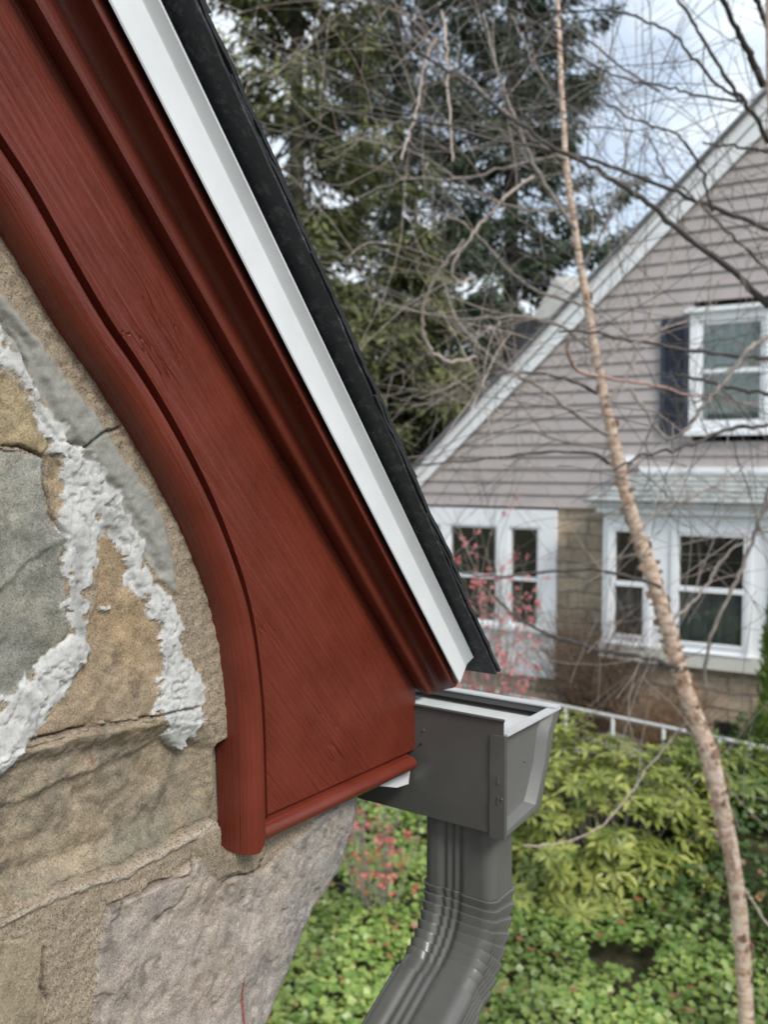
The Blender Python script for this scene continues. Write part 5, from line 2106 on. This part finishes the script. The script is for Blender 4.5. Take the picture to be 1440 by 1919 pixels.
kn = 1 + .10 * fbm(np.arange(140.0), np.zeros(140), 6, 901, 3)
tp_s = tt[:, :3] + .006 * np.stack([fbm(np.arange(140.0), np.full(140, q), 8, 905 + int(q), 3) for q in (0., 5., 9.)], 1)
v, f = tube_arrays(tp_s, tt[:, 3] * kn, 14)
tv_, tf_ = v, f
# curled flakes of bark standing off the trunk
FV, FF, FC = [tuple(q) for q in tv_], [tuple(q) for q in tf_], [np.array([.6, .45, .35])] * len(tv_)
r = np.random.default_rng(61)
for k in range(210):
    i = int(r.triangular(50, 105, 139))
    c, rad_ = tp_s[i], tt[i, 3] * kn[i]
    axis = tp_s[min(i + 1, 139)] - tp_s[max(i - 1, 0)]
    axis /= np.linalg.norm(axis)
    an = r.uniform(0, 6.283)
    e1 = np.cross(axis, [0, 1, 0])
    e1 /= np.linalg.norm(e1)
    e2 = np.cross(axis, e1)
    h = r.uniform(.015, .060)
    wd = r.uniform(.25, .9)
    lift = r.uniform(.005, .026)
    b = len(FV)
    for jj in range(5):
        q = jj / 4
        aa = an + wd * q
        rr = rad_ + .001 + lift * q ** 2
        dvec = e1 * math.cos(aa) + e2 * math.sin(aa)
        FV.append(c + dvec * rr + axis * h * .5 * (1 - .4 * q))
        FV.append(c + dvec * rr - axis * h * .5 * (1 - .4 * q))
    for jj in range(4):
        FF.append((b + 2 * jj, b + 2 * jj + 1, b + 2 * jj + 3, b + 2 * jj + 2))
    q = r.uniform()
    FC += [np.array([.58, .40, .31]) * (1 - q) + np.array([.30, .185, .12]) * q] * 10
trunk = mesh('trunk', FV, FF, M_BIRCH, birch, smooth=True, colors=np.array(FC))
trunk.data.materials.append(M_FLAKE)
_mi = np.zeros(len(trunk.data.polygons), dtype=np.int32)
_mi[len(tf_):] = 1
trunk.data.polygons.foreach_set('material_index', _mi)

BR_BIRCH = [  # photo points, width at start and end in photo pixels, distance, material
    ([(820, 70), (795, 110), (785, 200), (765, 255), (752, 300)], 6, 4, 4.6, 'L'),
    ([(830, 20), (838, 90), (842, 200), (850, 305)], 5, 4, 4.7, 'L'),
    ([(1000, 330), (940, 375), (885, 440), (850, 490), (848, 520), (868, 531), (890, 515)], 7, 4, 4.6, 'L'),
    ([(870, 450), (820, 515), (795, 565), (792, 610), (802, 652), (830, 675), (860, 680), (895, 668)], 6, 8, 4.4, 'L'),
    ([(1140, 815), (1110, 800), (1060, 760), (1000, 715), (942, 690), (911, 663), (878, 628), (850, 590), (835, 550), (828, 480)], 9, 4, 4.8, 'M'),
    ([(1150, 872), (1120, 850), (1070, 845), (945, 855), (845, 867), (720, 878)], 7, 3, 4.9, 'D'),
    ([(1065, 640), (1064, 680), (1090, 700), (1145, 708), (1220, 720), (1290, 740), (1420, 760)], 8, 3, 4.4, 'P'),
    ([(1120, 738), (1085, 717), (1020, 698), (940, 700), (820, 730)], 7, 3, 4.9, 'D'),
    ([(1240, 1100), (1170, 1075), (1095, 1065), (1000, 1075), (930, 1085), (860, 1072)], 7, 3, 4.8, 'D'),
    ([(1275, 1255), (1220, 1232), (1155, 1225), (1080, 1207), (1020, 1185), (970, 1160), (925, 1115)], 10, 5, 4.9, 'D'),
    ([(1300, 1340), (1220, 1430), (1180, 1490), (1130, 1550), (1065, 1582), (980, 1585)], 3.4, 2.6, 4.7, 'L'),
    ([(1385, 1640), (1395, 1665), (1415, 1695), (1442, 1735)], 5, 4, 4.9, 'L'),
    ([(1080, 430), (1010, 330), (960, 210), (930, 120), (905, 20)], 8, 4, 5.0, 'M'),
    ([(1060, 300), (990, 250), (900, 170), (840, 110), (780, 60)], 7, 3, 5.1, 'M'),
    ([(1100, 570), (1040, 560), (960, 520), (900, 440), (840, 400), (760, 395)], 7, 3, 5.1, 'M'),
    ([(1050, 200), (1020, 150), (985, 90), (960, 30)], 5, 3, 5.0, 'M'),
    ([(1090, 500), (1140, 420), (1170, 320), (1190, 200)], 6, 3, 5.1, 'M'),
    ([(1120, 690), (1170, 640), (1200, 560), (1220, 480)], 6, 3, 5.0, 'M'),
    ([(1135, 760), (1180, 700), (1230, 560), (1260, 480), (1275, 380)], 6, 3, 5.1, 'M'),
    ([(1120, 660), (1050, 610), (980, 590), (900, 600), (800, 590), (700, 560)], 7, 3, 5.2, 'M'),
    ([(1075, 390), (1000, 400), (900, 370), (800, 290), (720, 270), (640, 250)], 7, 3, 5.3, 'M'),
    ([(1060, 290), (960, 310), (860, 340), (760, 330), (650, 380)], 6, 3, 5.1, 'M'),
    ([(1150, 840), (1060, 830), (980, 800), (900, 830), (800, 900)], 6, 3, 5.1, 'M'),
    ([(1195, 1000), (1230, 960), (1300, 930), (1380, 890), (1440, 830)], 6, 3, 4.9, 'M'),
    ([(1250, 1170), (1310, 1120), (1350, 1050), (1400, 1010), (1460, 990)], 6, 3, 4.9, 'M'),
    ([(1320, 1290), (1325, 1235), (1335, 1180), (1365, 1125), (1390, 1070), (1425, 980), (1450, 900)], 6, 8, 4.6, 'M'),
]
BR_SECOND = [
    ([(1440, 575), (1370, 500), (1320, 470), (1270, 430), (1220, 380), (1110, 310), (1030, 275), (970, 230), (870, 155), (795, 100), (720, 75), (640, 40)], 13, 4, 4.3, 'D'),
    ([(1445, 433), (1335, 387), (1260, 355), (1120, 302), (1050, 285), (940, 262), (830, 235), (720, 215), (600, 200)], 10, 3, 4.5, 'D'),
    ([(1345, -40), (1360, 10), (1385, 65), (1410, 110), (1432, 158)], 8, 15, 4.3, 'D'),
    ([(1405, -40), (1420, 5), (1442, 50)], 9, 11, 4.3, 'D'),
    ([(1255, -30), (1270, 0), (1310, 55), (1350, 130), (1390, 185), (1420, 220), (1442, 270)], 5, 9, 4.3, 'D'),
    ([(1000, 25), (1080, 20), (1135, 17), (1195, 30), (1265, 60), (1315, 130), (1355, 170), (1395, 190)], 3, 6, 4.3, 'D'),
    ([(1030, 60), (1070, 95), (1120, 130), (1185, 150), (1260, 165), (1320, 180), (1390, 192)], 3, 5, 4.4, 'D'),
    ([(1120, 180), (1205, 235), (1265, 245), (1290, 275), (1320, 325), (1337, 397)], 3, 6, 4.35, 'D'),
    ([(1440, 797), (1360, 802), (1310, 830), (1260, 845), (1210, 847), (1150, 880)], 9, 4, 4.2, 'D'),
    ([(1183, 726), (1192, 746), (1213, 772), (1232, 805), (1246, 819), (1261, 825), (1289, 805), (1312, 772), (1336, 741), (1379, 692), (1402, 652), (1445, 628)], 5, 9, 4.1, 'M'),
    ([(1265, 700), (1300, 708), (1360, 724), (1445, 740)], 6, 8, 4.0, 'D'),
    ([(1050, 620), (1110, 622), (1200, 640), (1330, 662), (1445, 672)], 5, 9, 4.3, 'D'),
    ([(1320, 270), (1390, 275), (1445, 285)], 4, 6, 4.3, 'D'),
    ([(900, 60), (1010, 40), (1100, 70), (1180, 140), (1240, 170)], 3, 4, 4.6, 'D'),
    ([(1215, 250), (1250, 330), (1300, 370), (1390, 460), (1450, 520)], 3, 6, 4.4, 'D'),
]
MATS = {'L': M_TWIGL, 'M': M_TWIG, 'D': M_TWIGD, 'P': mat_simple('pink_twig', (.42, .27, .24), .7, .15, 20)}


def grow(r, start, direction, length, rad0, out, level, maxl):
    """one wandering twig, appended to out as (points, radii), with side twigs"""
    k = max(5, int(length / .07))
    d = direction / np.linalg.norm(direction)
    P = [start]
    bend = r.normal(0, .13, 3)
    for i in range(k):
        d = d + bend * .22 + r.normal(0, .06, 3)
        if r.uniform() < .12:
            bend = r.normal(0, .22, 3)
        d /= np.linalg.norm(d)
        P.append(P[-1] + d * length / k)
    P = np.array(P)
    out.append((P, np.linspace(rad0, max(.0013, rad0 * .45), len(P))))
    if level < maxl:
        for j in range(r.integers(2, 4)):
            i = r.integers(2, k)
            sd = P[i] - P[i - 1]
            sd = sd / np.linalg.norm(sd) + r.normal(0, .7, 3)
            grow(r, P[i], sd, length * r.uniform(.3, .7), rad0 * .65, out, level + 1, maxl)


def branchwork(root_thing, traced, seed, ntwig, twigmats, levels=2):
    r = np.random.default_rng(seed)
    starts = []
    for pts, w0, w1, dist, mk_ in traced:
        k = len(pts)
        ph = r.uniform(0, 6)
        P = np.array([at(x, y, dist + .25 * math.sin(ph + 2.2 * i / k) + .12 * i / k) for i, (x, y) in enumerate(pts)])
        P = smooth_path(P, max(24, k * 5), 2)
        rr = np.linspace(w0, w1, len(P)) * dist / FPX / 2
        P = P + .004 * r.normal(size=P.shape)
        v, f = tube_arrays(P, rr * (1 + .08 * r.normal(size=len(P))), 7)
        fix_normals(mesh('branch', v, f, MATS[mk_], root_thing, smooth=True))
        for i in range(3, len(P)):
            if P[i][2] < 2.35:
                continue
            starts.append((P[i], P[i] - P[i - 1], rr[i]))
    outs = {k: [] for k in twigmats}
    keys = list(twigmats)
    for _ in range(ntwig):
        s, d, r0 = starts[r.integers(0, len(starts))]
        d = d / np.linalg.norm(d)
        dd = d * r.choice([-.4, .8]) + r.normal(0, .7, 3) + np.array([-.2, 0, .2])
        grow(r, s, dd, r.uniform(.45, 1.7), min(r0 * .6, .0027), outs[keys[r.integers(0, len(keys))]], 0, levels)
    for kk, lst in outs.items():
        V, F = [], []
        b = 0
        for P, rr in lst:
            v, f = tube_arrays(P, rr, 4)
            V.append(v)
            F.append(np.array(f) + b)
            b += len(v)
        if V:
            mesh('crown', np.concatenate(V), np.concatenate(F).astype(np.int32), MATS[kk], root_thing, smooth=True)


branchwork(birch, BR_BIRCH, 71, 110, ['M', 'L', 'D'])
# second birch: its stem stands just off the right edge
tp2 = np.array([at(x, y, 4.25) for x, y in [(1448, -300), (1445, -60), (1447, 60), (1450, 160), (1462, 300), (1470, 500), (1490, 800), (1530, 1200), (1575, 1700), (1590, 2300)]])
r2 = tp2[-1].copy()
r2[2] = float(ground_z(r2[0], r2[1])) - .05
birch2 = thing('river_birch', 'dark branched river birch whose stem stands at the right edge of the view', 'tree', tuple(r2))
tt2 = resample(np.c_[np.r_[tp2[:-1], [r2]], np.linspace(.016, .06, len(tp2))], 90)
v, f = tube_arrays(tt2[:, :3], tt2[:, 3], 12)
fix_normals(mesh('trunk', v, f, M_BIRCH, birch2, smooth=True))
branchwork(birch2, BR_SECOND, 73, 85, ['D', 'M'])
